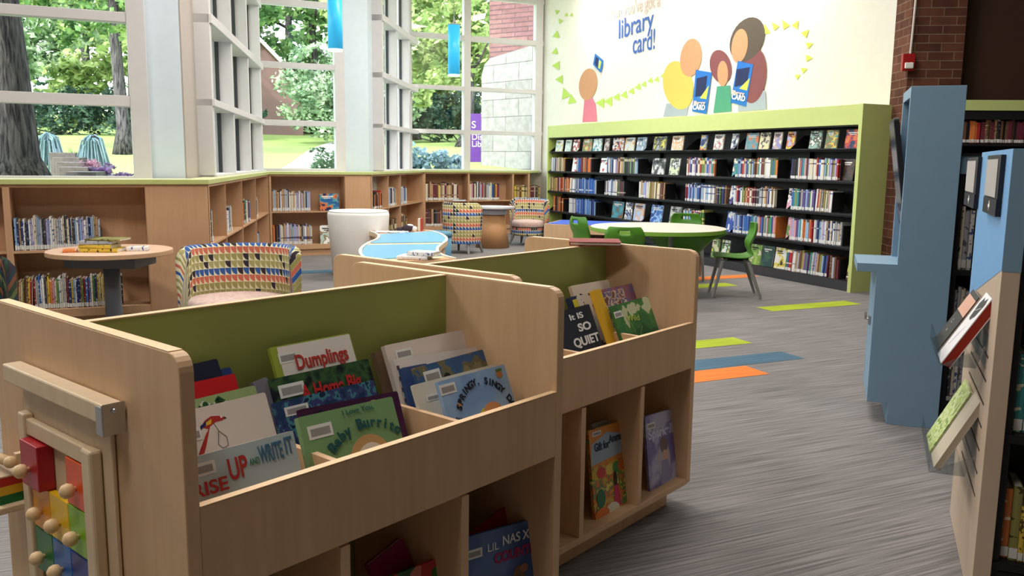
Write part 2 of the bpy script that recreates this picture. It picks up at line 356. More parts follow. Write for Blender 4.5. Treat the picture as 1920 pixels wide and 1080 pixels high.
def join_text(name, parent, items, mat):
    """several bits of lettering as one mesh"""
    mb = MB()
    for it in items:
        o = text(*it[:1], None, *it[1:]) if False else text(it[0], None, it[1], it[2], mat, **(it[3] if len(it) > 3 else {}))
        me = o.data; mb.add([tuple(v.co) for v in me.vertices], [tuple(p.vertices) for p in me.polygons]); bpy.data.objects.remove(o)
    return mb.build(name, mat, parent)

# ------------------------------------------------------------------ the setting
CARPET = carpet_mat((124, 120, 120), .34)
ck = {'orange': carpet_mat((218, 122, 62), .18), 'blue': carpet_mat((78, 104, 122), .2), 'lime': carpet_mat((160, 176, 56), .2), 'slate': carpet_mat((96, 104, 116), .4)}
mats = [CARPET] + list(ck.values()); ki = {k: i+1 for i, k in enumerate(ck)}
m = MB(); m.add([(-9.5, -4, 0), (11, -4, 0), (11, 10.3, 0), (4.2, 11.5, 0), (.2, 20, 0), (-3.5, 18.5, 0), (-6, 14, 0), (-9.5, 8, 0)], [tuple(range(8))])
m.v = [(x, y, z) for x, y, z in m.v]
for (u0, u1, v0, v1, c) in [(3.05, 4.06, 4.54, 4.80, 'orange'), (3.6, 4.64, 4.82, 5.08, 'blue'), (3.62, 4.64, 5.41, 5.66, 'lime'), (5.85, 7.05, 6.55, 6.80, 'lime'),
        (6.35, 7.5, 8.68, 8.93, 'orange'), (6.0, 6.7, 8.12, 8.37, 'lime'), (4.2, 5.5, 11.5, 11.78, 'orange'), (3.0, 4.1, 11.2, 11.45, 'orange'), (-.9, .1, 2.3, 2.55, 'lime'), (-1.0, .0, 2.56, 2.8, 'blue'),
        (1.6, 2.8, 10.9, 11.2, 'blue'), (4.2, 5.4, 9.6, 9.85, 'slate'), (4.4, 5.6, 9.0, 9.25, 'slate')]:
    m.add([tuple(W(u0, v0, .0015)), tuple(W(u1, v0, .0015)), tuple(W(u1, v1, .0015)), tuple(W(u0, v1, .0015))], [(0, 1, 2, 3)], ki[c])
struct('floor', m, mats)
m = MB(); m.add([(-10, -4.2, 5.1), (11.2, -4.2, 5.1), (11.2, 10.6, 5.1), (4.6, 11.5, 5.1), (.3, 18.7, 5.1), (-1.9, 17.4, 5.1), (-3.9, 13.6, 5.1), (-10, 8, 5.1)], [tuple(range(8))[::-1]])
m.add([(-10, -4.2, 5.3), (11.2, -4.2, 5.3), (11.2, 10.6, 5.3), (4.6, 11.5, 5.3), (.3, 18.7, 5.3), (-1.9, 17.4, 5.3), (-3.9, 13.6, 5.3), (-10, 8, 5.3)], [tuple(range(8))])
struct('ceiling', m, CEIL)

def wallbox(name, P, Q, z0, z1, th, mat, side=1):
    """wall from P to Q, thickness th to the left of P->Q (side=1)"""
    P = Vector((P[0], P[1], 0)); Q = Vector((Q[0], Q[1], 0)); d = (Q-P).normalized(); n = V2(-d.y, d.x)*side*th
    m = MB(); m.prism([(P.x, P.y), (Q.x, Q.y), ((Q+n).x, (Q+n).y), ((P+n).x, (P+n).y)], z0, z1)
    return m
ROOM = plain((170, 160, 150), .85, name='room_wall_paint')
struct('wall_mural_side', wallbox('', W(8.04, 7.27), W(8.04, 16.45), 0, 5.1, .25, 0, -1), WALLW)
struct('wall_back', wallbox('', (-10, -4), (11, -4), 0, 5.1, .2, 0, -1), ROOM)
struct('wall_left', wallbox('', (-9.4, -4), W(-6.2, 8.475), 0, 5.1, .2, 0), ROOM)
struct('wall_right', wallbox('', (11, -4), (11, 10.6), 0, 5.1, .2, 0, -1), BROWN)
struct('wall_shelf_side', wallbox('', (4.86, 9.62), (11, 9.0), 0, 5.1, .25, 0), BROWN)

# brick pillar
m = MB(); pc = [(4.285, 9.97), (4.262, 9.52), (4.82, 9.46), (4.84, 9.95)]
m.prism(pc, 0, 5.1)
BRK = brick_mat((100, 62, 48), (76, 46, 36), (116, 96, 82), 1.0, .27, .092, .005)
pil = struct('wall_pillar', m, BRK)
l = pil.data.uv_layers.new(name='UVMap')
for p in pil.data.polygons:
    for li in p.loop_indices:
        c = pil.data.vertices[pil.data.loops[li].vertex_index].co
        l.data[li].uv = ((c.x if abs(p.normal.y) > .7 else c.y), c.z)

# windows --------------------------------------------------------
def window(name, P, Q, verts, rails, z0=1.24, z1=5.1, dep=.14, fin=0, tr=0):
    """glazed front from P to Q; verts = [(a, halfwidth)], rails = [(z0, z1)], room side is the right of P->Q"""
    P = Vector(P); Q = Vector(Q); d = (Q-P); Ln = d.length; M = frame(Vector((P.x, P.y, 0)), d)
    w = thing(name, 'aluminium framed window', 'window', M=M, kind='structure'); del w['label']; del w['category']
    m = MB()
    for a, hw in verts: m.box((a-hw, -dep/2-fin, z0), (a+hw, dep/2, z1))
    m.build('mullion', FRAMEW, w, bevel=.004)
    if fin:
        m = MB()
        for a, hw in verts[1:]: m.box((a-hw-.018, -.02, z0), (a-hw-.0005, .02, z1))
        m.build('glazing_gasket', DARKGREY, w)
    m = MB()
    for r0, r1 in rails: m.box((0, -dep/2+.005-tr, r0), (Ln, dep/2-.005, r1))
    m.build('window_frame', FRAMEW, w, bevel=.004)
    m = MB(); m.add([(0, 0, z0), (Ln, 0, z0), (Ln, 0, z1), (0, 0, z1)], [(0, 1, 2, 3)]); m.build('pane', GLASS, w)
    return w
def rl(*a): return list(a)
v1, v2, v3 = 8.475, 13.387, 16.22
window('window_1', W(-5.9, v1), W(.24, v1), [(.03, .04), (1.9, .045), (4.0, .045), (6.09, .075)], [(1.22, 1.275), (1.885, 1.98), (2.605, 2.69), (3.4, 3.5), (4.3, 4.4)])
window('window_2', W(1.83, v2), W(3.19, v2), [(.02, .07), (1.31, .075)], [(1.22, 1.30), (1.94, 2.02), (2.79, 2.87), (3.69, 3.78), (4.55, 4.65)])
window('window_3', W(5.13, v3), W(8.03, v3), [(.03, .05), (1.225, .07), (2.80, .08)], [(1.22, 1.275), (1.97, 2.05), (2.82, 2.90), (3.78, 3.88), (4.6, 4.7)])
cA, cB = W(.552, v1), W(1.83, v2); cC, cD = W(3.606, v2+.02), W(5.17, v3)
# oblique glazed fronts: solid column first, then deep mullions
def column(name, pts, mat):
    m = MB(); m.prism([(p.x, p.y) for p in pts], 0, 5.1); return struct(name, m, mat, bevel=.006)
d1 = (cB-cA).normalized(); n1 = V2(-d1.y, d1.x); d2 = (cD-cC).normalized(); n2 = V2(-d2.y, d2.x)
column('trim_1', [W(.245, v1), cA, cA + .62*d1, cA + .62*d1 + .28*n1, W(.245, v1+.5)], COLW)
m = MB(); m.box((0, -.012, 1.22), (.62, .0, 5.1)); o = struct('trim_2', m, plain((178, 168, 160), .6, name='column_casing')); o.matrix_world = frame(cA, d1)
column('trim_3', [W(3.195, v2-.02), cC, cC + .3*d2, cC + .3*d2 + .3*n2, W(3.195, v2+.4)], COLW)
column('trim_4', [W(1.55, v2-.18), W(1.83, v2-.0), W(1.83, v2+.12), W(1.5, v2+.1)], COLW)
column('trim_5', [W(4.98, v3-.25), W(5.13, v3-.0), W(5.13, v3+.12), W(4.9, v3+.1)], COLW)
OBR = [(1.22, 1.28), (1.95, 2.02), (2.74, 2.83), (3.62, 3.72), (4.5, 4.6)]
o1 = window('window_4', cA + .62*d1, cB, [(.05, .05), (1.45, .04), (2.9, .04), (4.3, .06)], OBR, dep=.10, fin=.11, tr=.14)
o2 = window('window_5', cC + .3*d2, cD, [(.05, .05), (1.1, .04), (2.2, .05)], OBR, dep=.10, fin=.11, tr=.14)
m = MB(); m.add([tuple(W(7.98, v3-.01, 1.2)), tuple(W(8.04, v3-.01, 1.2)), tuple(W(8.04, v3-.01, 5.1)), tuple(W(7.98, v3-.01, 5.1))], [(0, 1, 2, 3)])
struct('trim_6', m, WALLW)
# low wall below the windows
for i, (P, Q) in enumerate([(W(-6.2, v1), W(.5, v1)), (cA, cB), (W(1.83, v2), W(3.6, v2)), (cC, cD), (W(5.13, v3), W(8.04, v3))]):
    struct('wall_window_%s' % 'abcde'[i], wallbox('', P, Q, 0, 1.22, .2, 0), ROOM)

# ------------------------------------------------------------------ outdoors
def ground_z(x, y): return max(-.3, .07*(y-3.0)) + .10*math.sin(x*.35+1)*min(1, max(0, (y-20)/10))
GRASS = leaf_mat((104, 140, 50), (130, 166, 66), (150, 184, 84))
GRASS.name = 'lawn'
m = MB(); xs = [-45+2.0*i for i in range(40)]; ys = [6+1.5*i for i in range(44)]
for y in ys:
    for x in xs: m.v.append((x, y, ground_z(x, y)))
for j in range(len(ys)-1):
    for i in range(len(xs)-1):
        if ys[j+1] < 10 and xs[i+1] > -7: continue
        k = j*len(xs)+i
        cxm, cym = xs[i]+1, ys[j]+.75; uu, vv = cxm*U.x+cym*U.y, cxm*S.x+cym*S.y
        ue = uu+1.15; lim = 8.5 if ue < .55 else (8.5+(ue-.55)*3.84 if ue < 1.83 else (13.45 if ue < 3.5 else (13.45+(ue-3.5)*1.7 if ue < 5.15 else 16.3)))
        if vv < lim+1.35: continue
        m.f.append([k, k+1, k+1+len(xs), k+len(xs)]); m.m.append(0)
lawn = struct('ground_lawn', m, plain((138, 158, 92), .9, .1, name='grass_ground'), smooth=True)

LEAF = {'mid': leaf_mat((40, 72, 38), (92, 130, 74), (160, 186, 120)), 'light': leaf_mat((88, 114, 62), (142, 166, 98), (200, 212, 150)),
        'blue': leaf_mat((104, 132, 136), (150, 178, 186), (200, 218, 222)), 'dark': leaf_mat((22, 40, 34), (48, 74, 62), (96, 124, 104)),
        'grey': leaf_mat((70, 100, 70), (140, 168, 130), (206, 220, 190)), 'flower': leaf_mat((84, 62, 96), (118, 92, 134), (160, 138, 170))}
def bark():
    m, t, b = newmat('bark', .95, .1)
    tc = t.nodes.new('ShaderNodeTexCoord'); mp = t.nodes.new('ShaderNodeMapping'); mp.inputs['Scale'].default_value = (9, 9, 1.2)
    n = t.nodes.new('ShaderNodeTexNoise'); n.inputs['Scale'].default_value = 2.5; n.inputs['Detail'].default_value = 8; n.inputs['Distortion'].default_value = .5
    t.links.new(tc.outputs['Object'], mp.inputs['Vector']); t.links.new(mp.outputs[0], n.inputs['Vector']); r = t.nodes.new('ShaderNodeValToRGB')
    r.color_ramp.elements[0].position = .35; r.color_ramp.elements[0].color = srgb(36, 34, 40); r.color_ramp.elements[1].position = .65; r.color_ramp.elements[1].color = srgb(100, 95, 96)
    t.links.new(n.outputs[0], r.inputs[0]); t.links.new(r.outputs[0], b.inputs['Base Color']); bp = t.nodes.new('ShaderNodeBump'); bp.inputs['Distance'].default_value = .05; bp.inputs['Strength'].default_value = .8
    t.links.new(n.outputs[0], bp.inputs['Height']); t.links.new(bp.outputs[0], b.inputs['Normal']); return m
BARK = bark()
def leaves(name, blobs, n, size, mat, parent=None, rnd=None, hang=0, asp=.55):
    """many small leaf blades filling clustered ellipsoids"""
    R = rnd or random.Random(3); m = MB(); vol = [b[1][0]*b[1][1] for b in blobs]; tot = sum(vol)
    for (c, r), w in zip(blobs, vol):
        sub = [(R.gauss(0, .45), R.gauss(0, .45), R.gauss(0, .45)) for _ in range(max(6, int(26*w/tot*len(blobs))))]
        for _ in range(int(n*w/tot)):
            sb = R.choice(sub); q = Vector((sb[0]+R.gauss(0, .16), sb[1]+R.gauss(0, .16), sb[2]+R.gauss(0, .12)))
            if q.length > 1.15: q = q*(1.05/q.length)
            p = Vector((c[0]+q.x*r[0], c[1]+q.y*r[1], c[2]+q.z*r[2])); s = size*R.uniform(.5, 1.3)
            a = Vector((R.gauss(0, 1), R.gauss(0, 1), R.gauss(0, .6))).normalized()
            if hang: a = Vector((R.gauss(0, .15), R.gauss(0, .15), -1)).normalized()
            b_ = a.cross(Vector((R.gauss(0, 1), R.gauss(0, 1), R.gauss(0, 1)))).normalized()*asp*s
            m.add([p-a*s*.5, p+b_*.5, p+a*s*.5, p-b_*.5], [(0, 1, 2, 3)])
    return m.build(name, mat, parent)
def tree(label, x, y, h, crown, n, size, mat, tr=.25, base=None, lean=(0, 0), seed=1, cat='tree'):
    z0 = ground_z(x, y)-.05; t = thing(cat if cat != 'tree' else 'tree', label, cat, (x, y, z0), group='trees beyond the windows' if cat == 'tree' else None)
    R = random.Random(seed); m = MB(); pts = []; rs = []
    for k in range(9):
        q = k/8; pts.append((lean[0]*q + .06*math.sin(5*q+seed), lean[1]*q, h*q)); rs.append(tr*(1+.9*max(0, .12-q)/.12)*(1-.45*q))
    m.tube(pts, rs, 14)
    for k in range(5):
        a = R.uniform(0, 6.28); zb = h*R.uniform(.5, .9); q = zb/h; p0 = Vector((lean[0]*q, lean[1]*q, zb)); p1 = p0 + Vector((math.cos(a)*h*.3, math.sin(a)*h*.3, h*.25))
        m.tube([p0, (p0+p1)/2 + Vector((0, 0, -.05*h)), p1], [tr*.35, tr*.25, tr*.1], 7)
    m.build('trunk', BARK, t, smooth=True)
    if crown: leaves('crown', crown, n, size, mat, t, R)
    return t
tree('huge rough-barked tree trunk close outside the left window', -6.95, 12.2, 6.5, [((-.8, 1.0, 6.2), (2.5, 2, 1.0)), ((1.9, 1.8, 3.6), (.5, .5, 1.2))], 2600, .20, LEAF['light'], .36, lean=(-.55, 0), seed=5)
tree('slender garden tree with flared base on the lawn seen in the left window', -11.2, 24.8, 6.5, [((0, 0, 5.6), (4.4, 2.2, 2.3)), ((-3.2, 0, 4.2), (2.2, 1.6, 1.5)), ((2.3, .5, 4.4), (2, 1.6, 1.6))], 9000, .24, LEAF['mid'], .19, seed=8)
k = 0
for (x, y, h, cr_, mt, sz, n, lb) in [
    (-24, 38, 8, 5.0, 'mid', .5, 5200, 'broad green tree at the far left of the left window'), (-17.5, 40, 8, 4.6, 'grey', .5, 5200, 'pale silvery-green tree behind the slender trunk in the left window'),
    (-14, 34, 6, 3.8, 'light', .42, 5200, 'yellow-green tree low behind the slender trunk in the left window'),
    (-9.6, 42, 8.5, 5.0, 'mid', .45, 6000, 'tall green tree beyond the gabled house in the middle window'), (-6.2, 33, 3.6, 2.6, 'grey', .2, 11000, 'pale bushy tree right of the gabled house in the middle window'),
    (-4.2, 36, 8, 4.4, 'light', .4, 7000, 'sunlit light green tree at the left of the right-hand window'), (1.2, 38, 8.5, 4.6, 'mid', .42, 7000, 'dense green tree beyond the purple banner in the right-hand window'),
    (-1.6, 30, 4.0, 2.2, 'light', .28, 5600, 'small lime-green tree in front of the hedge in the right-hand window')]:
    R = random.Random(40+k); k += 1
    bl = [((0, 0, h-.1*cr_), (cr_, cr_*.6, cr_*.75))] + [((cr_*R.uniform(-.8, .8), cr_*R.uniform(-.3, .3), h + cr_*R.uniform(-.75, .8)), (cr_*.5, cr_*.4, cr_*.45)) for _ in range(5)]
    if mt == 'grey' and cr_ < 3: bl = [((0, 0, 2.0), (2.6, 1.6, 1.9)), ((-1.2, -.4, 1.2), (1.4, 1, 1.1)), ((1.0, 0, 3.4), (1.8, 1.2, 1.2))]
    tree(lb, x, y, h, bl, n, sz, LEAF[mt], .22, seed=60+k)
for i, X in enumerate([-34, -28.5, -23, -17.5, -12, -7, -2.5, 2.5]):
    R = random.Random(90+i); cr_ = 4.2
    bl = [((cr_*R.uniform(-.7, .7), R.uniform(-.5, .5), zz), (2.9, 1.2, 1.9)) for zz in (1.6, 3.4, 5.4, 7.4, 9.4)]
    tree(['broad', 'bushy', 'tall', 'dense', 'rounded', 'leafy', 'full', 'wide'][i] + ' green tree in the tree line behind, %s from the left' % ONES[i], X, 47 + (i % 2)*2.2, 9, bl, 5200, .52, LEAF[['mid', 'grey', 'light', 'mid'][i % 4]], .25, seed=130+i)
def bush(name, label, x, y, blobs, n, size, mat, cat='bush', kind=None, group=None, hang=0, stem=True):
    t = thing(name, label, cat, (x, y, ground_z(x, y)-.03), group=group, kind=kind); R = random.Random(int(abs(x*31+y)))
    if stem:
        m = MB()
        for c, r in blobs[:4]: m.tube([(c[0]*.3, c[1]*.3, 0), (c[0]*.8, c[1]*.8, c[2]*.6), c], [.03, .02, .01], 6)
        m.build('stem', BARK, t)
    leaves('foliage', blobs, n, size, mat, t, R, hang); return t
for (x, y, w, lb) in [(-16.5, 34, 5.5, 'clipped dark hedge across the lawn in the left window'), (-7.8, 41.5, 5.2, 'long dark hedge at the top of the lawn in the middle window'), (-1.8, 33.5, 4.2, 'dark rounded hedge above the lawn in the right-hand window')]:
    bl = [((w*(i/4-1), random.uniform(-.3, .3), .85+random.uniform(-.1, .3)), (w*.22, .8, 1.0)) for i in range(9)]
    bush('hedge', lb, x, y, bl, 9000, .20, LEAF['dark'], 'hedge')
# weeping blue conifers: a bent leader with curtains of hanging needles
def weeper(x, y, h, lb):
    t = thing('weeping_conifer', lb, 'shrub', (x, y, ground_z(x, y)-.03), group='weeping blue conifers'); R = random.Random(int(h*100)); m = MB()
    m.tube([(0, 0, 0), (.03, 0, h*.5), (-.02, 0, h*.93), (.1, 0, h)], [.04, .035, .03, .02], 8); m.build('stem', BARK, t)
    m = MB()
    for k in range(270):
        a = R.uniform(0, 6.28); r0 = R.uniform(.05, .17); zt = h*R.uniform(.55, 1.0); ln = zt*R.uniform(.35, .95)
        r1 = r0 + .16*(ln/h) + .04
        pts = [(r0*.3*math.cos(a), r0*.3*math.sin(a), zt), (r0*math.cos(a), r0*math.sin(a), zt-.06*h), (r1*math.cos(a), r1*math.sin(a), zt-ln)]
        m.tube(pts, [.012, R.uniform(.010, .022), .004], 5)
    m.build('needles', LEAF['blue'], t)
weeper(-8.55, 15.9, 1.0, 'weeping blue conifer beside the huge tree trunk'); weeper(-7.6, 15.6, .98, 'weeping blue conifer right of the stone garden steps')
m = MB(); t = thing('garden_steps', 'low stone garden steps between the two weeping conifers', 'steps', (0, 0, 0))
STONE = mix_art('step_stone', [(84, 78, 76), (104, 98, 94), (92, 86, 84)], 8, .9, kind='soft')
for k in range(5):
    p = atY(148-7*k + (6 if k == 0 else 0), 322-9*k, 13.4+.55*k); m = MB(); m.box((-.22, -.1, -.5), (.22, .5, 0), M=Matrix.Translation(p) @ Matrix.Rotation(.2, 4, 'Z')); m.build('step', STONE, t, bevel=.01)
bush('flower_clump', 'clump of purple flowers right of the garden steps', -6.75, 14.1, [((0, 0, .42), (.30, .25, .17)), ((.25, .1, .34), (.25, .2, .13))], 1500, .06, LEAF['flower'], 'flowers')
bush('flower_clump', 'pink flower clump just left of the purple flowers', -7.15, 14.6, [((0, 0, .46), (.2, .2, .15))], 800, .05, leaf_mat((140, 96, 112), (168, 124, 142), (196, 164, 176)), 'flowers')
bush('bush', 'low pale ground cover at the foot of the garden steps', -6.9, 12.9, [((-.4, 0, .3), (.4, .25, .15)), ((.25, .1, .25), (.35, .25, .12))], 1500, .06, LEAF['blue'], 'bush')
bush('bush', 'grassy yellow-green plants behind the garden steps', -8.6, 17.3, [((0, 0, .35), (.5, .3, .25))], 1200, .12, LEAF['light'], 'bush', hang=1)
bush('bush', 'small leafy bush by the white path in the middle window', -3.25, 14.9, [((0, 0, .45), (.42, .35, .38)), ((.25, 0, .5), (.35, .3, .4)), ((-.25, .1, .25), (.3, .3, .25))], 2600, .075, LEAF['grey'], 'bush')
bush('bush', 'broad-leaved bush at the bottom of the right-hand window', -1.75, 18.3, [((-.25, 0, .35), (.5, .35, .4)), ((.3, 0, .3), (.45, .35, .32))], 1300, .15, LEAF['blue'], 'bush')
# white concrete path over the lawn
m = MB(); pl = []
for (xl, xr, py) in [(440, 640, 318), (455, 640, 303), (500, 640, 294), (545, 650, 283), (575, 660, 272), (600, 668, 264), (620, 676, 259)]:
    Yd = 13.9 + (318-py)*.16 + max(0, 290-py)*.35
    a, b = atY(xl, py, Yd), atY(xr, py, Yd); pl.append(((a.x, Yd, ground_z(a.x, Yd)+.03), (b.x, Yd, ground_z(b.x, Yd)+.03)))
m.v = [p for ab in pl for p in ab]; m.f = [[2*i, 2*i+1, 2*i+3, 2*i+2] for i in range(len(pl)-1)]; m.m = [0]*len(m.f)
struct('ground_path', m, plain((232, 230, 224), .9, name='pale_concrete'))
# gabled house behind the garden
p = atY(516, 215, 39); t = thing('house', 'brown gabled house among the trees in the middle window', 'house', (p.x-.4, 39, ground_z(p.x, 39)), .3)
m = MB(); m.prism([(-2.2, 0), (1.6, 0), (1.6, 2.2), (-.3, 4.2), (-2.2, 2.2)], 0, 3, 'y'); m.build('wall', plain((126, 100, 96), .9), t)
m = MB(); m.prism([(-2.5, 2.1), (-.3, 4.35), (1.95, 2.1), (1.85, 1.95), (-.3, 4.15), (-2.4, 1.95)], -.25, 3.2, 'y'); m.build('roof', plain((214, 206, 200), .8), t)
# stone wall, brick wing and purple banner by the right-hand window
LIMEST = brick_mat((138, 136, 134), (126, 124, 122), (88, 86, 84), 1.0, .95, .42, .008)
BRX = brick_mat((124, 92, 90), (106, 76, 76), (84, 66, 68), 1.0, .8, .12, .016)
def uvwall(name, P, Q, prof, mat, th=.4):
    d = (Q-P); d.z = 0; L_ = d.length; M = frame(Vector((P.x, P.y, 0)), d); m = MB(); m.prism(prof(L_), 0, th, 'y')
    o = struct(name, m, mat); o.matrix_world = M; l = o.data.uv_layers.new(name='UVMap')
    for lp in o.data.loops: c = o.data.vertices[lp.vertex_index].co; l.data[lp.index].uv = (c.x + c.y, c.z)
    return o
P = atY(903, 115, 22.0); Q = atY(1040, 72, 20.0)
uvwall('wall_stone', P, Q, lambda L_: [(0, 0), (L_, 0), (L_, Q.z)] + [(.35, P.z+.05), (.12, P.z-.08), (0, P.z-.35)], LIMEST)
P = atY(917, 115, 23.6); Q = atY(1060, 60, 22.4)
uvwall('wall_brick_wing', P, Q, lambda L_: [(0, 0), (L_, 0), (L_, 7.5), (0, 7.5)], BRX)
p = atY(879, 318, 22.9); tp = atY(881, 213, 22.9)
t = thing('banner', 'purple banner board with white lettering beside the stone wall outside', 'banner', (p.x, 22.9, 0))
m = MB(); m.box((0, 0, 1.0), (.62, .03, tp.z)); m.build('board', plain((84, 44, 122), .6), t)
for s_, yy, sz in [('S', 240, .26), ('Dis', 262, .22), ('Lib', 275, .22)]:
    q = atY(884, yy, 22.9); text(s_, t, (q.x-p.x+.0, -.012, q.z), sz, WHITE)

# ------------------------------------------------------------------ mural on the white wall (plain shapes, lettering, flags)
MP0, MP1 = W(8.036, 7), W(8.036, 16)
MM = frame(W(8.034, 16.22), -1*S)       # local x runs towards the near end of the wall, -y into the room
MI = MM.inverted()
def mu(px, py): q = MI @ VP(px, py, MP0, MP1); return (q.x, q.z)
mur = thing('wall_mural', 'painted mural with blue lettering and green flags above the long black bookcase', 'mural', M=MM)
def paint(name, cols, y=0):
    """cols: list of (outline in pixels, material)"""
    for i, (pts, mt) in enumerate(cols):
        m = MB(); q = .0008*(i if len(cols) < 16 else i*.02); m.prism([mu(*p) for p in pts], -.001-y-q-.0006, -.001-y-q, 'y'); m.build(name, mt, mur)
FLAG = plain((176, 204, 92), .8); FLAG2 = plain((196, 214, 84), .8)
fl = []
for (x, y, s, r) in [(1045, 22, 5, 20), (1062, 28, 4, 200), (1072, 28, 4, 200), (1051, 40, 5, 250), (1043, 66, 8, 200), (1041, 97, 7, 200), (1044, 123, 9, 180), (1050, 149, 9, 180), (1060, 176, 11, 110), (1072, 187, 10, 100),
    (1127, 193, 10, 180), (1142, 190, 10, 180), (1157, 182, 8, 185), (1171, 178, 8, 190), (1185, 171, 7, 190), (1197, 163, 7, 195), (1208, 158, 6, 195), (1220, 151, 6, 195), (1232, 149, 6, 195), (1244, 142, 6, 195)]:
    fl.append(([(x+s*math.cos(math.radians(r+a)), y-s*1.15*math.sin(math.radians(r+a))) for a in (0, 125, 235)], FLAG))
for (x, y, s, r) in [(1436, 56, 11, 100), (1453, 49, 9, 130), (1472, 46, 10, 120), (1493, 46, 9, 60), (1511, 62, 9, 45), (1518, 84, 8, 20), (1517, 109, 8, 0), (1508, 131, 7, 20), (1496, 143, 6, 30)]:
    fl.append(([(x+s*math.cos(math.radians(r+a)), y-s*1.05*math.sin(math.radians(r+a))) for a in (0, 130, 230)], FLAG2))
o = paint('painted_flag', fl)
TAN, YEL, MAR, GRN, PNK, GBL, BLU, DNV, DBR = [plain(c, .8) for c in [(190, 140, 104), (204, 178, 90), (122, 72, 74), (72, 142, 116), (206, 116, 138), (150, 160, 174), (40, 108, 186), (34, 44, 84), (84, 74, 64)]]
def E(cx, cy, rx, ry, rot=0): return ell(cx, cy, rx, ry, 24, rot=rot)
# generic colour patches where the painted figures stand
paint('painted_patch', [([(1092, 229), (1120, 228), (1117, 195), (1110, 182), (1096, 186)], PNK), (E(1103, 158, 17, 30, 8), TAN),
  ([(1244, 219), (1288, 217), (1292, 196), (1250, 194)], GBL), (E(1272, 160, 28, 46, -10), YEL), (E(1296, 108, 20, 36, 8), TAN),
  ([(1338, 212), (1372, 209), (1370, 160), (1345, 162)], GRN), (E(1352, 125, 20, 32, -12), MAR), (E(1356, 138, 10, 24, 0), TAN),
  ([(1384, 209), (1438, 205), (1436, 170), (1388, 172)], GBL), (E(1414, 142, 24, 52, 6), MAR), (E(1402, 74, 30, 44, 25), DBR), (E(1388, 86, 15, 32, 8), TAN)])
def card(name, pts, inn, inn2):
    o = paint(name, [(pts, BLU), (inn, DNV), (inn2, FLAG2)], .012); return o
card('painted_card', [(1306, 131), (1336, 136), (1326, 214), (1299, 209)], [(1308, 147), (1328, 142), (1324, 178), (1305, 182)], [(1314, 184), (1331, 160), (1326, 186), (1306, 183)])
card('painted_card', [(1385, 114), (1414, 121), (1400, 200), (1371, 192)], [(1383, 130), (1408, 126), (1402, 158), (1379, 163)], [(1388, 166), (1408, 146), (1402, 170), (1380, 164)])
card('painted_card', [(1117, 100), (1133, 114), (1128, 137), (1113, 121)], [(1119, 106), (1124, 110), (1122, 128), (1116, 119)], [(1125, 112), (1129, 116), (1126, 130), (1123, 127)])
LETB = plain((58, 96, 172), .8); LETP = plain((206, 184, 178), .8)
def mtext(s, p0, p1, size, mat, name='painted_lettering', sx=.8, dy=0):
    a, b = mu(*p0), mu(*p1); rz = -math.atan2(b[1]-a[1], b[0]-a[0])
    return text(s, mur, (a[0], -.003-dy, a[1]), size, mat, rz=rz, name=name, sx=sx, off=.004)
def mtext_fit(s, p0, p1, size, mat, **k):
    o = mtext(s, p0, p1, size, mat, sx=1.0, **k); a, b = mu(*p0), mu(*p1); L_ = math.dist(a, b)
    xs_ = [v.co for v in o.data.vertices]; d = Vector((b[0]-a[0], 0, b[1]-a[1])).normalized(); o0 = Vector((a[0], 0, a[1]))
    mxl = max((v-o0).dot(d) for v in xs_); f = L_/mxl
    for v in o.data.vertices: q = (v.co-o0).dot(d); v.co = v.co + d*q*(f-1)
    return o
mtext_fit('library', (1159, 73), (1226, 52), .46, LETB); mtext_fit('card!', (1186, 101), (1228, 91), .46, LETB)
mtext_fit("when you've got a", (1138, 37), (1238, 11), .30, LETP); mtext_fit('having fun is', (1107, 18), (1180, -6), .34, LETP)
mtext_fit('library', (1303, 196), (1325, 196), .075, LETP, dy=.02); mtext_fit('CARD', (1301, 205), (1324, 206), .10, WHITE, dy=.02)
mtext_fit('library', (1375, 176), (1398, 180), .075, LETP, dy=.02); mtext_fit('CARD', (1374, 185), (1399, 190), .10, WHITE, dy=.02)

# strobe alarm and conduit on the brick pillar
p = VP(1699, 118, (4.262, 9.52), (4.82, 9.46)); Mx = frame((p.x, 9.50, p.z), (.994, -.107, 0))
t = thing('fire_alarm', 'red fire alarm strobe on the brick pillar', 'alarm', M=Mx)
m = MB(); m.box((-.065, -.06, -.09), (.065, -.0, .09)); m.build('housing', plain((150, 24, 26), .4), t, bevel=.008)
m = MB(); m.box((-.045, -.085, -.07), (.045, -.06, -.005)); m.build('strobe_lens', plain((230, 226, 220), .15, .6), t, bevel=.01)
m = MB(); m.tube([(.02, -.02, .09), (.05, -.02, 1.4), (.05, -.02, 3.2)], .012, 8); o = m.build('conduit', plain((200, 190, 184), .4), None); o.matrix_world = Mx
tag(o, 'thin pale conduit running down the brick pillar to the red alarm', 'pipe')

# pendant lamps
def pendant(px, py0, py1, Y, wpx, lb):
    b = atY(px, py1, Y); r = wpx/2/1618*Y; h = .82; t = thing('pendant_lamp', lb, 'lamp', tuple(b), group='blue cylinder pendant lamps')
    m = MB(); m.lathe([(r, .02), (r, h)], 32); sh = plain((46, 164, 214), .35, .4, emit=.55, name='blue_acrylic_shade'); m.build('lamp_shade', sh, t, smooth=True)
    m = MB(); m.lathe([(r*.3, -.012), (r*.98, -.012), (r*1.0, .022), (r*.9, .022)], 32); m.build('bottom_ring', plain((240, 240, 240), .4, emit=.6), t)
    m = MB(); m.lathe([(r*1.01, h), (r*1.01, h+.015), (r*.2, h+.03)], 32); m.build('cap', GREYSTEEL, t)
    m = MB(); m.tube([(0, 0, h+.02), (0, 0, h+.1), (0, 0, 5.08-b.z)], .006, 6); m.lathe([(.02, h+.02), (.012, h+.14)], 10); m.build('cord', GREYSTEEL, t)
    return t
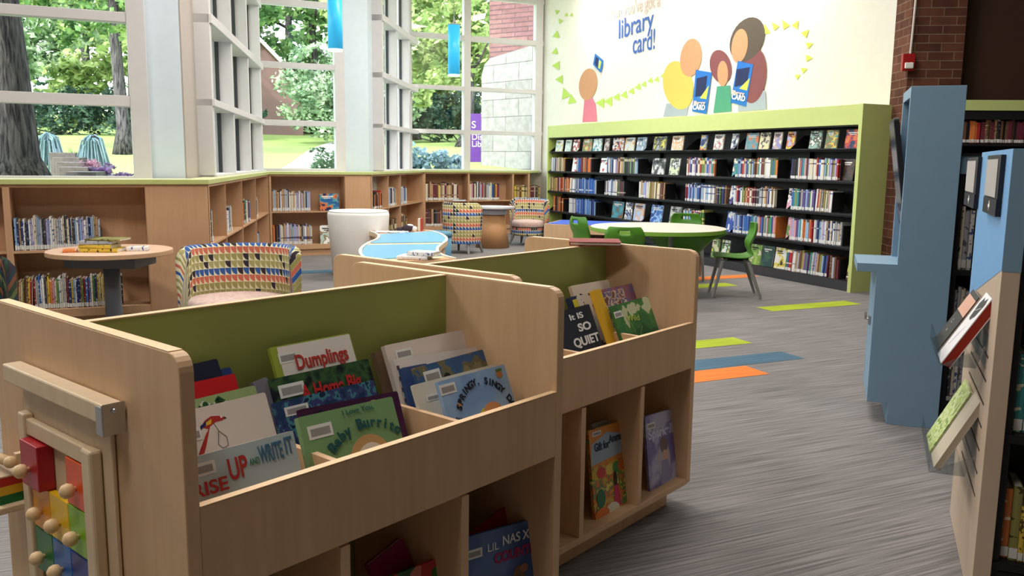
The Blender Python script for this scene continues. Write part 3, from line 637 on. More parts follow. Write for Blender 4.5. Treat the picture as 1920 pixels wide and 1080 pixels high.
pendant(629, 0, 95, 12.0, 27, 'larger blue cylinder pendant lamp in front of the middle window'); pendant(851, 57, 142, 14.7, 22, 'smaller blue cylinder pendant lamp in front of the right-hand window')

# ------------------------------------------------------------------ books: collected first, the 300 largest become objects
def ordinal(n):
    if n <= 19: return ONES[n-1]
    t = {2: 'twent', 3: 'thirt', 4: 'fort', 5: 'fift', 6: 'sixt', 7: 'sevent'}[n//10]; return t+'ieth' if n % 10 == 0 else t + 'y-' + ONES[n % 10-1]
SPECS = []; ROWN = {}
TONES = {
 'yellowset': ['yellow'], 'tealset': ['teal', 'navy', 'teal'], 'green': ['green', 'olive'],
 'mixed': ['cream', 'white', 'pale grey', 'tan', 'brown', 'dark grey', 'blue', 'light blue', 'red', 'maroon', 'green', 'navy', 'pink', 'yellow', 'white', 'cream', 'pale grey', 'black', 'orange'],
 'pale': ['cream', 'white', 'pale grey', 'light blue', 'lilac', 'tan', 'white', 'cream', 'pale grey', 'dark grey', 'navy'],
 'library': ['white', 'cream', 'lilac', 'pink', 'maroon', 'light blue', 'blue', 'teal', 'orange', 'olive', 'purple', 'brown', 'pale grey', 'green', 'red', 'navy', 'tan'],
 'dark': ['dark grey', 'black', 'maroon', 'brown', 'navy', 'black', 'dark grey', 'green', 'pale grey'],
 'earth': ['tan', 'cream', 'brown', 'olive', 'dark grey', 'cream', 'tan', 'yellow', 'maroon'],
 'rust': ['orange', 'red', 'brown', 'tan', 'orange', 'black'], 'blues': ['blue', 'navy', 'light blue', 'pale grey', 'blue'], 'warm': ['yellow', 'olive', 'tan', 'yellow', 'red', 'brown', 'cream'],
 'brown': ['brown', 'maroon', 'black', 'maroon', 'dark grey', 'tan', 'brown', 'maroon']}
def books(row, O, d, n, z, a0, a1, tone, hm, tk=.016, dep=.2, lab=1, lean=0, hv=.12, inset=.03, seed=None, maxh=9):
    """row of spines standing on height z from distance a0 to a1 along d"""
    R = random.Random(seed if seed is not None else int(abs(a0*991 + z*577 + O[0]*131 + len(row)*7))); a = a0; hh = hm
    ln = math.tan(math.radians(lean))
    while a < a1 - tk*.6:
        w = tk*R.uniform(.6, 1.5); hh = .6*hh + .4*hm*R.uniform(1-hv*2, 1+hv); h = min(maxh, hm*R.uniform(1-hv, 1+hv)*.5 + hh*.5)
        y = inset + R.uniform(0, .018); rw = (row + ', %s black bookcase bay from lime panel' % ONES[min(6, int((7.7-a-w/2)/1.1))]) if O is BO else row; k = ROWN.get(rw, 0) + 1; ROWN[rw] = k
        p = Vector(O) + d*a + n*y; SPECS.append(dict(row=rw, k=k, p=Vector((p.x, p.y, z)), d=d, n=n, w=w, h=h, dep=dep*R.uniform(.85, 1.0), c=R.choice(TONES[tone]), lab=lab, lean=lean))
        a += w/math.cos(math.radians(lean)) + .0012
_bm = {}
def book_mesh():
    m = MB()
    # boards, rounded spine, page block; unit size x thickness, y depth, z height
    m.box((0, .02, 0), (.09, 1, 1)); m.box((.91, .02, 0), (1, 1, 1)); m.prism([(0, .03), (.12, .004), (.5, -.006), (.88, .004), (1, .03), (1, .06), (0, .06)], 0, 1, 'z')
    m.box((.09, .06, .012), (.91, .97, .985), 1)
    me_o = m.build('book', [SPM['cream'], PAGES]); me = me_o.data; bpy.data.objects.remove(me_o)
    m = MB(); m.box((.04, -.02, .03), (.96, -.006, .17)); q = m.build('spine_label', STICK); me2 = q.data; bpy.data.objects.remove(q)
    return me, me2
BME, LME = book_mesh()
def spec_matrix(s):
    M = frame(s['p'], s['d'], s['n'])
    if s['lean']: M = M @ Matrix.Rotation(math.radians(s['lean']), 4, 'Y')
    return M
def emit_books():
    for s in SPECS: s['size'] = s['h']/max(.5, s['p'].y) * (1 + 8*s['w'])
    order = sorted(SPECS, key=lambda s: -s['size']); keep = set(id(s) for s in order[:300])
    names = {}
    rest = MB(); rmats = [PAGES, STICK]; ridx = {}
    for s in SPECS:
        M = spec_matrix(s)
        if id(s) in keep:
            o = bpy.data.objects.new('book', BME); link(o); o.matrix_world = M @ Matrix.Diagonal((s['w'], s['dep'], s['h'], 1))
            o.material_slots[0].link = 'OBJECT'; o.material_slots[0].material = SPM[s['c']]
            tag(o, '%s book, %s spine %s' % (s['c'], ordinal(s['k']), s['row']), 'book', 'spines ' + s['row'])
            if s['lab']:
                l = bpy.data.objects.new('spine_label', LME); link(l, o)
                if s['lab'] == 2: l.material_slots[0].link = 'OBJECT'; l.material_slots[0].material = STICKY
        else:
            if s['c'] not in ridx: ridx[s['c']] = len(rmats); rmats.append(SPM[s['c']])
            T = M @ Matrix.Diagonal((s['w'], s['dep'], s['h'], 1))
            rest.box((0, 0, 0), (1, 1, 1), ridx[s['c']], T)
            if s['lab']: rest.box((.04, -.01, .03), (.96, 0, .17), 1, T)
    o = rest.build('shelved_books', rmats); tag(o, 'remaining book spines on the far shelves, too small to tell apart', 'books', kind='stuff')
_fo = {}
def faceout(row, O, d, n, z, a, w, h, cols, kind='noise', sc=9, tilt=8, th=.018, inset=.04, band=None, desc=None):
    """a book shown cover first, leaning back"""
    p = Vector(O) + d*(a-w/2) + n*inset
    M = frame(Vector((p.x, p.y, z)), d, n) @ Matrix.Rotation(math.radians(-tilt), 4, 'X')
    k = ROWN.get('F'+row, 0) + 1; ROWN['F'+row] = k
    m = MB(); m.box((0, 0, 0), (w, .002, h)); m.box((0, th-.002, 0), (w, th, h)); m.box((0, 0, 0), (.003, th, h)); m.box((.003, .002, .004), (w-.004, th-.002, h-.004), 1)
    mt = mix_art('cover_print', cols, sc, seed=random.random()*9, kind=kind)
    o = m.build('book', [mt, PAGES]); o.matrix_world = M
    tag(o, '%s, %s face-out book %s' % (desc or 'picture book', ordinal(k), row.replace('on the top shelf of the black bookcase', 'on top black shelf').replace('shelf', 'black shelf') if 'shelf' in row and 'black' not in row else row.replace('on the top shelf of the black bookcase', 'on the top black shelf')), 'book', 'face-out books ' + row)
    m = MB(); R = random.Random(int(a*1000))
    m.box((w*.12, -.0008, h*.80), (w*R.uniform(.6, .88), 0, h*.86)); m.box((w*.2, -.0008, h*.72), (w*R.uniform(.5, .8), 0, h*.76))
    m.build('cover_title', WHITE if sum(cols[0]) < 400 else INK, o)
    return o

# ------------------------------------------------------------------ tall black bookcase along the mural wall
BO, BD, BN = W(7.571, 14.96), -1*S, U
bk = thing('bookcase', 'long tall black bookcase with lime canopy and end panel under the mural', 'bookcase', M=frame(BO, BD, BN))
LB = 7.70; ZS = [.12, .512, .893, 1.27, 1.64]
m = MB(); m.box((0, .40, .0), (LB, .42, 2.0)); m.build('back_panel', plain((66, 68, 70), .6), bk)
m = MB(); m.box((0, .03, 0), (LB, .40, .115)); m.build('plinth', plain((58, 58, 62), .7), bk)
m = MB(); m.box((-.0, -.0, 1.90), (LB, .46, 2.1285)); m.build('canopy', plain((196, 208, 132), .5), bk, bevel=.004)
m = MB(); m.box((.0, .02, 1.885), (LB, .40, 1.899)); m.build('canopy_soffit', BLACK, bk)
m = MB(); m.box((LB, -.012, 0), (LB+.05, .462, 2.1285)); m.build('end_panel', plain((196, 208, 132), .5), bk)
m = MB(); m.box((-.04, -.0, 0), (.0, .462, 2.1285)); m.build('end_panel', LIME, bk)
for i, z in enumerate(ZS[1:]):
    for b in range(7):
        m = MB(); m.box((b*1.1+.004, .0 + (.06 if z > 1.5 else 0), z-.035), (b*1.1+1.096, .40, z-.012)); m.box((b*1.1+.004, (.06 if z > 1.5 else 0), z-.035), (b*1.1+1.096, .012+(.06 if z > 1.5 else 0), z-.002)); m.box((b*1.1+.01, .012, z-.012), (b*1.1+1.09, .40, z-.0015))
        m.build('shelf', plain((44, 45, 48), .5), bk)
m = MB(); m.box((0, .03, .115), (LB, .40, .1185)); m.build('shelf', plain((44, 45, 48), .5), bk)
for b in range(8):
    m = MB(); x = min(max(b*1.1, .02), LB-.02); m.box((x-.018, .33, .12), (x+.018, .398, 1.885)); m.build('upright', BLACK, bk)
    for z in ZS[1:]:
        m = MB(); m.prism([(.02, z), (.33, z), (.33, z+.17), (.25, z+.17)], x-.002, x+.002, 'x'); m.build('bracket', BLACK, bk)
def vb(px, py=300, off=.05):
    q = VP(px, py, W(7.571+off, 5), W(7.571+off, 16)); return 14.96 - uv(q)[1]
z1_ = lambda c: 1020 + c/5.143
z2_ = lambda c: 1320 + c/5.144
z3_ = lambda c: 1320 + c/5.4
def fo(row, zz, f, c, wz, h, cols, kind='noise', sc=9, desc=None, y=300):
    a0, a1 = vb(f(c-wz/2), y), vb(f(c+wz/2), y); faceout(row, BO, BD, BN, zz, (a0+a1)/2, min(.34, a1-a0), h, cols, kind, sc, desc=desc, inset=.08)
R0 = 'on the top shelf of the black bookcase'
Wt, Ck, Gn, Bl, Or, Gy, Nv, Tl, Ye, Rd, Pu, Lg = (230, 230, 226), (216, 206, 180), (90, 130, 70), (60, 110, 180), (206, 112, 60), (150, 156, 160), (34, 40, 84), (80, 150, 160), (214, 196, 80), (190, 50, 48), (120, 110, 170), (170, 196, 190)
for f, c, w, cols, ds in [(z1_, 125, 66, [Lg, Wt, Ye], 'pale green picture book'), (z1_, 210, 56, [(190, 210, 200), (220, 230, 224)], 'narrow mint picture book'), (z1_, 285, 56, [Wt, Rd, (160, 110, 90)], 'white and brown picture book'), (z1_, 393, 84, [Gn, Or, Tl, Ye], 'green and orange picture book'),
    (z1_, 490, 82, [Tl, Wt, Lg], 'teal picture book with a white oval'), (z1_, 580, 42, [(200, 190, 190), (120, 90, 80)], 'narrow grey book'), (z1_, 690, 120, [Nv, Or, Wt, Nv], 'wide navy and orange book'), (z1_, 800, 90, [(190, 205, 214), Ck, (200, 160, 120)], 'pale seaside book'), (z1_, 912, 88, [(160, 180, 196), (120, 140, 160), Wt], 'misty blue book'),
    (z1_, 1088, 130, [Ye, (140, 140, 70), (60, 60, 50), Gy], 'olive and yellow book'), (z1_, 1258, 108, [Ck, (224, 170, 120), Wt], 'cream book with red title'), (z1_, 1508, 60, [Nv, Bl, Ye, Rd], 'colourful navy and yellow book'),
    (z2_, 110, 90, [Wt, (210, 214, 200), (200, 110, 120), (160, 206, 196)], 'pale mint book with pink figure'), (z2_, 262, 60, [Nv, Gy, Wt], 'narrow navy book'), (z2_, 428, 116, [(96, 140, 150), (110, 150, 160), Or], 'slate book with an orange fox shape'), (z2_, 548, 94, [(222, 214, 160), Ck, (90, 80, 60)], 'pale yellow book'),
    (z2_, 672, 78, [(150, 150, 200), (200, 170, 160), Wt], 'lilac and peach book'), (z2_, 800, 74, [(180, 180, 210), Or, Ye], 'lilac and orange book'), (z2_, 1035, 110, [(150, 180, 170), (90, 100, 80), Wt], 'grey-green book'), (z2_, 1190, 112, [(110, 130, 90), (150, 110, 80), Ye, Tl], 'green and brown book'), (z2_, 1405, 165, [Nv, (50, 56, 90), Rd, Or], 'large navy book with red')]:
    fo(R0, 1.642, f, c, w, .215, cols, sc=14, desc=ds)
SPANS = []
def sp(row, zz, f, c0, c1, tone, h, lab=1, y=300, lean=0, tk=.026):
    a0, a1 = vb(f(c0), y), vb(f(c1), y); SPANS.append((zz, a0, a1))
    books(row, BO, BD, BN, zz+.0005, a0, a1, tone, h, tk=tk, dep=.19, lab=lab, lean=lean, inset=.045, maxh=.29)
R1, R2, R3, R4 = ['on %s shelf' % s for s in ('second', 'third', 'fourth', 'bottom')]
for c0, c1, tn, f, y in [(40, 140, 'pale', z1_, 320), (150, 200, 'earth', z1_, 320), (308, 356, 'blues', z1_, 320), (360, 460, 'rust', z1_, 320), (600, 700, 'pale', z1_, 320), (704, 760, 'earth', z1_, 320), (762, 860, 'dark', z1_, 320), (866, 896, 'pale', z1_, 320), (1372, 1540, 'library', z1_, 330),
    (0, 100, 'library', z2_, 330), (300, 690, 'library', z2_, 335), (828, 900, 'dark', z2_, 335), (905, 1290, 'library', z2_, 335)]:
    sp(R1, 1.27, f, c0, c1, tn, .25, 1 if f is z2_ or c0 > 1300 else 0, y, lean=random.choice([0, 0, 3, -0]))
for c, w, cols, ds, f in [(275, 48, [Rd, Wt, Wt], 'small red and white book', z1_), (556, 72, [(220, 220, 226), Wt, Rd], 'white book with a red figure', z1_), (1076, 148, [(200, 200, 200), (90, 90, 90), (40, 40, 42)], 'large grey bird book', z1_), (1230, 92, [(200, 206, 170), (80, 90, 90), Wt], 'grey-green book', z1_), (274, 50, [Tl, (60, 90, 110), Ck], 'teal book', z2_), (1352, 110, [(50, 40, 36), (80, 56, 46), (30, 26, 26)], 'dark brown book', z2_), (1455, 34, [(200, 70, 110), (120, 30, 60)], 'magenta book', z2_)]:
    fo(R1, 1.272, f, c, w, .25, cols, sc=12, desc=ds, y=330)
for c0, c1, tn, f, lab, y in [(50, 150, 'earth', z1_, 0, 340), (154, 236, 'rust', z1_, 0, 345), (250, 300, 'pale', z1_, 0, 345), (304, 500, 'blues', z1_, 0, 345), (586, 700, 'pale', z1_, 2, 350), (704, 780, 'dark', z1_, 0, 350), (918, 1000, 'pale', z1_, 1, 350), (1002, 1160, 'earth', z1_, 0, 350), (1364, 1440, 'library', z1_, 1, 355), (1444, 1536, 'blues', z1_, 1, 355),
    (0, 108, 'pale', z2_, 1, 358), (112, 215, 'dark', z2_, 0, 358), (282, 500, 'library', z2_, 1, 360), (504, 690, 'pale', z2_, 1, 362), (845, 1070, 'library', z2_, 1, 365), (1074, 1222, 'library', z2_, 1, 370)]:
    sp(R2, .893, f, c0, c1, tn, .255, lab, y, lean=random.choice([0, 0, 3]))
for c, w, cols, ds, f in [(242, 40, [Nv, Pu, Wt], 'narrow purple and navy book', z2_), (812, 60, [(220, 150, 180), Wt, (60, 50, 60)], 'pink book', z2_)]:
    fo(R2, .895, f, c, w, .26, cols, sc=12, desc=ds, y=365)
for c0, c1, tn, f, lab, y in [(92, 180, 'rust', z1_, 0, 378), (244, 300, 'pale', z1_, 0, 380), (304, 490, 'blues', z1_, 0, 385), (1338, 1540, 'library', z1_, 1, 398),
    (280, 440, 'blues', z2_, 1, 405), (460, 735, 'library', z3_, 1, 420), (872, 1100, 'library', z3_, 1, 430), (1104, 1385, 'pale', z3_, 1, 435)]:
    sp(R3, .512, f, c0, c1, tn, .27, lab, y)
for c, w, cols, ds, f in [(685, 116, [Tl, (60, 130, 150), (120, 90, 60)], 'teal harbour book', z1_), (790, 66, [(150, 170, 200), (60, 60, 90), Wt], 'blue-grey book', z1_), (890, 96, [(170, 196, 230), (220, 170, 130), (200, 200, 220)], 'sky blue book with a tan tower', z1_), (1060, 108, [(60, 100, 180), (150, 190, 230), (34, 60, 130)], 'bright blue sea book', z1_), (1240, 104, [(200, 200, 196), (110, 110, 110)], 'grey and white book', z1_), (232, 76, [(40, 70, 150), (50, 84, 170), Wt], 'royal blue book', z2_), (842, 48, [Gn, (220, 140, 170), Gn], 'green book with pink flowers', z3_)]:
    fo(R3, .514, f, c, w, .28, cols, sc=9, desc=ds, y=400)
sp(R4, .12, z3_, 822, 1245, 'library', .27, 1, 500, lean=4); sp(R4, .12, z3_, 1250, 1345, 'dark', .25, 0, 520)
sp(R4, .12, z1_, 250, 300, 'library', .25, 0, 410)
for c, w, cols, ds, f in [(80, 70, [(200, 200, 160), Gn, Ye], 'pale green book', z3_), (180, 80, [(214, 206, 150), Gn, Wt], 'cream and green book', z3_), (486, 116, [(150, 180, 90), (110, 150, 70), (200, 196, 170)], 'meadow green book', z3_), (612, 112, [(40, 70, 72), (50, 84, 84), (60, 100, 60)], 'dark teal book', z3_), (742, 112, [(220, 220, 214), Ye, (70, 70, 60)], 'white book with a yellow shape', z3_), (1456, 56, [Wt, (90, 60, 40), Ye], 'gold and white book', z3_)]:
    fo(R4, .122, f, c, w, .27, cols, sc=9, desc=ds, y=490)

FACES = [(zz, vb(f(c), 340)) for zz, f, c in [(1.27, z1_, 275), (1.27, z1_, 556), (1.27, z1_, 1020), (1.27, z2_, 255), (.893, z2_, 225), (.893, z2_, 790), (.512, z1_, 640), (.512, z2_, 200), (.512, z3_, 820)]]
for zi, (zz, nm) in enumerate([(.12, 'bottom'), (.512, 'fourth'), (.893, 'third'), (1.27, 'second')]):
    kk = 0
    for (z_, a0, a1) in sorted(SPANS):
        if abs(z_-zz) > .01: continue
        nxt = min([q for (z2, q, _) in SPANS if abs(z2-zz) < .01 and q > a0+.02] + [q for z2, q in FACES if abs(z2-zz) < .01 and q > a1] + [LB])
        if nxt - a1 < .11: continue
        kk += 1; w = min(.10, nxt-a1-.06); p = BO + BD*(a1+.03) + BN*.05
        t = thing('bookend', 'black steel bookend, %s from the left on %s shelf of the long black bookcase' % (ordinal(kk), nm), 'bookend', M=frame(Vector((p.x, p.y, zz+.001)), BD, BN), group='black bookends')
        m = MB(); m.box((0, 0, 0), (.004, .19, .235)); m.box((.004, .02, 0), (w, .17, .004)); m.prism([(.004, .0), (w, .0), (.004, .12)], .185, .189, 'y'); m.build('plate', BLACK, t)

# ------------------------------------------------------------------ low bookcases below the windows
ZL0, ZLM, ZT, ZC = .17, .67, 1.19, 1.215
C0, C1, C2, C3, C4, C5 = W(-4.6, 8.025), W(.698, 8.025), W(1.976, 12.937), W(3.50, 12.937), W(5.312, 15.768), W(7.57, 15.768)
def lowcase(label, P, Q, divs, pan, rows=2, dep=.33, thick=.016, body=None):
    """divs: positions of uprights; pan: solid panels (a0, a1)"""
    d = (Q-P); Ln = d.length; M = frame(P, d); t = thing('low_bookcase', label, 'bookcase', M=M, group='low bookcases below the windows'); LT = Ln; Ln = body or Ln
    m = MB(); m.box((0, dep-.012, .06), (Ln, dep, ZT)); m.build('back_panel', BEECH, t)
    m = MB(); m.box((0, .0, ZT), (Ln, dep, ZC-.001)); m.build('top_rail', BEECH, t)
    m = MB(); m.box((0, .03, 0), (Ln, dep-.02, ZL0-.03)); m.build('plinth', BEECH, t); m = MB(); m.box((0, 0, .10), (Ln, dep-.012, ZL0)); m.build('shelf', BEECH, t, bevel=.002)
    for a0, a1 in pan: m = MB(); m.box((a0, -.003, 0.03), (a1, (dep-.014) if a1 <= Ln else .018, ZT+(.024 if a1 > Ln else 0))); m.build('front_panel', BEECH, t, bevel=.002)
    for a in list(divs) + [thick/2, Ln-thick/2]: m = MB(); m.box((a-thick/2, .002, ZL0), (a+thick/2, dep-.012, ZT)); m.build('upright', BEECH, t)
    m = MB(); m.box((0, .006, ZLM-.02), (Ln, dep-.012, ZLM)); m.build('shelf', BEECH, t)
    return t
def along(P, Q, px, py): q = VP(px, py, P, Q); return (q-Vector((P.x, P.y, q.z))).dot((Q-P).normalized())
L1 = [along(C0, C1, x, 400) for x in (20, 275)]
lowcase('low wood bookcase behind the round wood table, below the left window', C0, C1, [L1[0]-1.35], [(L1[0]-.05, L1[0]), (L1[1], (C1-C0).length)], body=L1[1]+.01)
d = (C2-C1).normalized(); L2 = [along(C1, C2, x, 380) for x in (424, 455, 480.5)]
lowcase('low wood bookcase angling away behind the patterned armchair', C1 + .03*d, C2-.05*d, [a-.03 for a in L2], [(0, .04)])
L3 = [along(C2, C3, x, 400) for x in (510, 648)]
lowcase('low wood bookcase under the middle window behind the white drum', C2, C3, [], [(0, L3[0]), (L3[1], (C3-C2).length)], body=L3[1]+.01)
L4 = [along(C3, C4, x, 380) for x in (729, 752)]
lowcase('low wood bookcase angling away right of the white drum', C3 + .03*(C4-C3).normalized(), C4-.05*(C4-C3).normalized(), [a-.03 for a in L4], [(0, .05)])
L5 = [along(C4, C5, x, 360) for x in (793, 879, 962)]
lowcase('low wood bookcase under the right-hand window behind the small round table', C4, C5, L5[1:], [(0, L5[0]), ((C5-C4).length-.04, (C5-C4).length)], thick=.035)
# continuous lime countertop
fr = [C0-.02*S, W(.71, 8.0), W(1.99, 12.912), W(3.515, 12.912), W(5.325, 15.743), W(7.57, 15.743)]
bk_ = [W(7.97, 16.15), W(5.14, 16.15), W(3.60, 13.33), W(1.86, 13.31), W(.58, 8.41), W(-4.6, 8.41)]
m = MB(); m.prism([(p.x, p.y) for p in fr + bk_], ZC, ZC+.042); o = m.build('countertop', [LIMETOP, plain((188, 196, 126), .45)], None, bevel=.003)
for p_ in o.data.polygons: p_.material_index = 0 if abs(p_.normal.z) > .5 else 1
tag(o, 'continuous lime green countertop running along all the low bookcases below the windows', 'countertop')
def lowbooks(row, P, Q, top, px0, px1, py, tone, h=.27, lab=1, lean=0, tk=.012, inset=.03):
    a0, a1 = max(.05, along(P, Q, px0, py)), along(P, Q, px1, py); d = (Q-P).normalized(); n = UP.cross(d)
    books(row, P, d, n, (ZLM if top else ZL0)+.0008, a0, a1, tone, h, tk=tk, dep=.21, lab=lab, lean=lean, inset=inset, hv=.17)
ra, rb = 'on the upper shelf behind the round wood table', 'on the lower shelf behind the round wood table'
lowbooks(ra, C0, C1, 1, 25, 186, 430, 'pale', .27, tk=.0125); lowbooks(ra, C0, C1, 1, 187, 190, 430, 'dark', .18, tk=.012)
lowbooks(rb, C0, C1, 0, 26, 60, 540, 'warm', .27, lab=1, tk=.0125, lean=3); lowbooks(rb, C0, C1, 0, 62, 198, 540, 'mixed', .27, tk=.0125); lowbooks(rb, C0, C1, 0, 226, 232, 540, 'dark', .28, 0, tk=.02)
rc, rd = 'on upper shelf of angled case behind the pink-seated armchair', 'on lower shelf of angled case behind the pink-seated armchair'
lowbooks(rc, C1, C2, 1, 391, 408, 420, 'pale', .28, tk=.03); lowbooks(rc, C1, C2, 1, 425, 442, 400, 'pale', .26, tk=.03); lowbooks(rc, C1, C2, 1, 456, 474, 390, 'mixed', .28, tk=.03); lowbooks(rc, C1, C2, 1, 482, 489, 380, 'pale', .25, tk=.03)
lowbooks(rd, C1, C2, 0, 441, 450, 460, 'blues', .22, tk=.03); lowbooks(rd, C1, C2, 0, 457, 467, 450, 'earth', .25, tk=.03); lowbooks(rd, C1, C2, 0, 483, 492, 440, 'pale', .28, tk=.03)
re_, rf = 'on the upper shelf left of the white drum', 'on the lower shelf left of the white drum'
lowbooks(re_, C2, C3, 1, 511, 583, 380, 'pale', .30, tk=.019); lowbooks(rf, C2, C3, 0, 513, 522, 440, 'rust', .28, tk=.019); lowbooks(rf, C2, C3, 0, 523, 587, 440, 'pale', .30, tk=.019)
dd = (C3-C2).normalized(); nn = UP.cross(dd)
faceout('left of the white drum', C2, dd, nn, ZLM+.001, along(C2, C3, 619, 380), .29, .26, [(40, 90, 150), Tl, Or, Nv], sc=10, desc='bright blue and orange book')
faceout('left of the white drum', C2, dd, nn, ZL0+.001, along(C2, C3, 620, 440), .30, .28, [(180, 200, 190), (150, 130, 100), Wt], sc=8, desc='grey and tan book low on the shelf')
rg, rh = 'on upper shelf of angled case right of the white drum', 'on lower shelf of angled case right of the white drum'
lowbooks(rg, C3, C4, 1, 703, 720, 370, 'rust', .27, tk=.03); lowbooks(rg, C3, C4, 1, 731, 747, 365, 'pale', .30, tk=.03); lowbooks(rg, C3, C4, 1, 754, 767, 360, 'pale', .30, tk=.03)
lowbooks(rh, C3, C4, 0, 731, 748, 410, 'earth', .28, tk=.03); lowbooks(rh, C3, C4, 0, 754, 768, 400, 'earth', .30, tk=.03)
ri, rj = 'on the upper shelf below the right-hand window', 'on the lower shelf below the right-hand window'
lowbooks(ri, C4, C5, 1, 796, 861, 360, 'earth', .34, tk=.025); lowbooks(ri, C4, C5, 1, 882, 938, 360, 'mixed', .34, tk=.025); lowbooks(ri, C4, C5, 1, 966, 1014, 360, 'earth', .30, tk=.025)
lowbooks(rj, C4, C5, 0, 797, 832, 405, 'brown', .32, tk=.025)

# ------------------------------------------------------------------ picture book bins
def bin_unit(O, label, base0=0, extra=None):
    t = thing('picture_book_bin', label, 'book bin', M=frame(O, B), group=None); T = .03; YM = UW/2
    def pan(x0, x1, name='end_panel'):
        out = rpoly(UW, UH-.10, .035, 0, .10, (0, 0, 1, 1)); m = MB(); m.prism(out, x0, x1, 'x'); return m.build(name, MAPLE, t, bevel=.0025)
    pan(0, T); pan(UL-T, UL)
    for sgn in (0, 1):
        f = (lambda y: y) if sgn == 0 else (lambda y: UW-y)
        m = MB(); m.box((T, f(.001), .604), (UL-T, f(.02), .795)); m.build('front_rail', MAPLE, t, bevel=.0015)
        m = MB(); m.box((T, f(.0005), .7955), (UL-T, f(.0205), .7975)); m.build('edge_band', MAPLE_EDGE, t)
        m = MB(); m.box((T, f(.02), .598), (UL-T, f(YM-.012), .612)); m.build('trough_floor', MAPLE, t)
        for x in (.364, .752):
            m = MB(); m.box((x-.008, f(.02), .612), (x+.008, f(YM-.012), .795)); m.build('trough_divider', MAPLE, t)
            m = MB(); m.box((x+.009-.013, f(.002), .12), (x+.009+.013, f(YM-.02), .598)); m.build('divider', MAPLE, t, bevel=.0015)
    m = MB(); m.box((T, YM-.011, .12), (UL-T, YM+.011, UH-.004)); m.build('back_panel', OLIVE, t)
    m = MB(); m.box((T, YM-.0125, UH-.004), (UL-T, YM+.0125, UH-.001)); m.build('edge_band', MAPLE_EDGE, t)
    for x0 in (0, UL-T):
        m = MB(); m.box((x0+.001, .036, UH+.0002), (x0+T-.001, UW-.036, UH+.0016)); m.build('edge_band', MAPLE_EDGE, t)
    m = MB(); m.box((T, 0.001, .095), (UL-T, UW-.001, .12)); m.build('bottom_shelf', MAPLE, t, bevel=.002)
    m = MB(); m.box((.06, .07, 0), (UL-.07, UW-.07, .0945)); m.build('plinth', MAPLE, t)
    return t
bin_unit(F1, 'nearer maple picture book bin with green spine panel and a sliding-block toy on its end')
bin_unit(F2, 'farther maple picture book bin with a red book lying on its corner')
# end of the unit standing behind (its panel shows left of the middle)
m = MB()

def P3(F, s, t, z=0): p = F + s*B + t*A; return Vector((p.x, p.y, z))
def st(F, px, py, t): 
    p0, p1 = F + t*A, F + t*A + B; q = VP(px, py, p0, p1); r = q - Vector((F.x, F.y, 0)); return r.x*B.x + r.y*B.y, q.z
def big_book(label, F, TL, TR, ttop, cover, h=None, tilt=23, th=.012, bottom=.6125, art=None, w=None, flip=False, yaw=0, group=None, pages=True, sticker=None, spine=None, zs=1):
    (sa, za), (sb, zb) = st(F, TL[0], TL[1], ttop), st(F, TR[0], TR[1], ttop); q = math.radians(tilt)
    if w: sb = sa + w
    h = h or (max(za, zb) - bottom)/math.cos(q)
    pa = P3(F, sa, ttop, za); x = P3(F, sb, ttop, zb) - pa; w = x.length; x.normalize()
    zl = (UP*math.cos(q) + A*math.sin(q)); zl = (zl - x*zl.dot(x)).normalized(); y = zl.cross(x)
    O = pa - zl*h
    M = Matrix(((x.x, y.x, zl.x, O.x), (x.y, y.y, zl.y, O.y), (x.z, y.z, zl.z, O.z), (0, 0, 0, 1)))
    t = thing('picture_book', label, 'book', M=M, group=group); c = cover if not isinstance(cover, tuple) else plain(cover, .35, .4)
    m = MB(); m.prism(rpoly(w, h, .006), 0, .0022, 'y'); m.prism(rpoly(w, h, .006), th-.0022, th, 'y'); m.box((0, .001, .001), (.003, th-.001, h-.001)); m.build('cover', [spine or c] if False else [c], t)
    m = MB(); m.box((.003, .0023, .004), (w-.004, th-.0023, h-.004)); m.build('pages', PAGES, t)
    if art:
        a = Art(t, w, h, zs); art(a); a.done()
    if sticker:
        m = MB(); x0, z0, sw, sh = sticker; m.box((x0*w, -.0008, z0*h), ((x0+sw)*w, -.0002, (z0+sh)*h)); m.box(((x0+.1*sw)*w, -.0011, (z0+.2*sh)*h), ((x0+.9*sw)*w, -.0008, (z0+.75*sh)*h), 1)
        m.build('library_sticker', [STICK, plain((150, 146, 142), .7)], t)
    return t
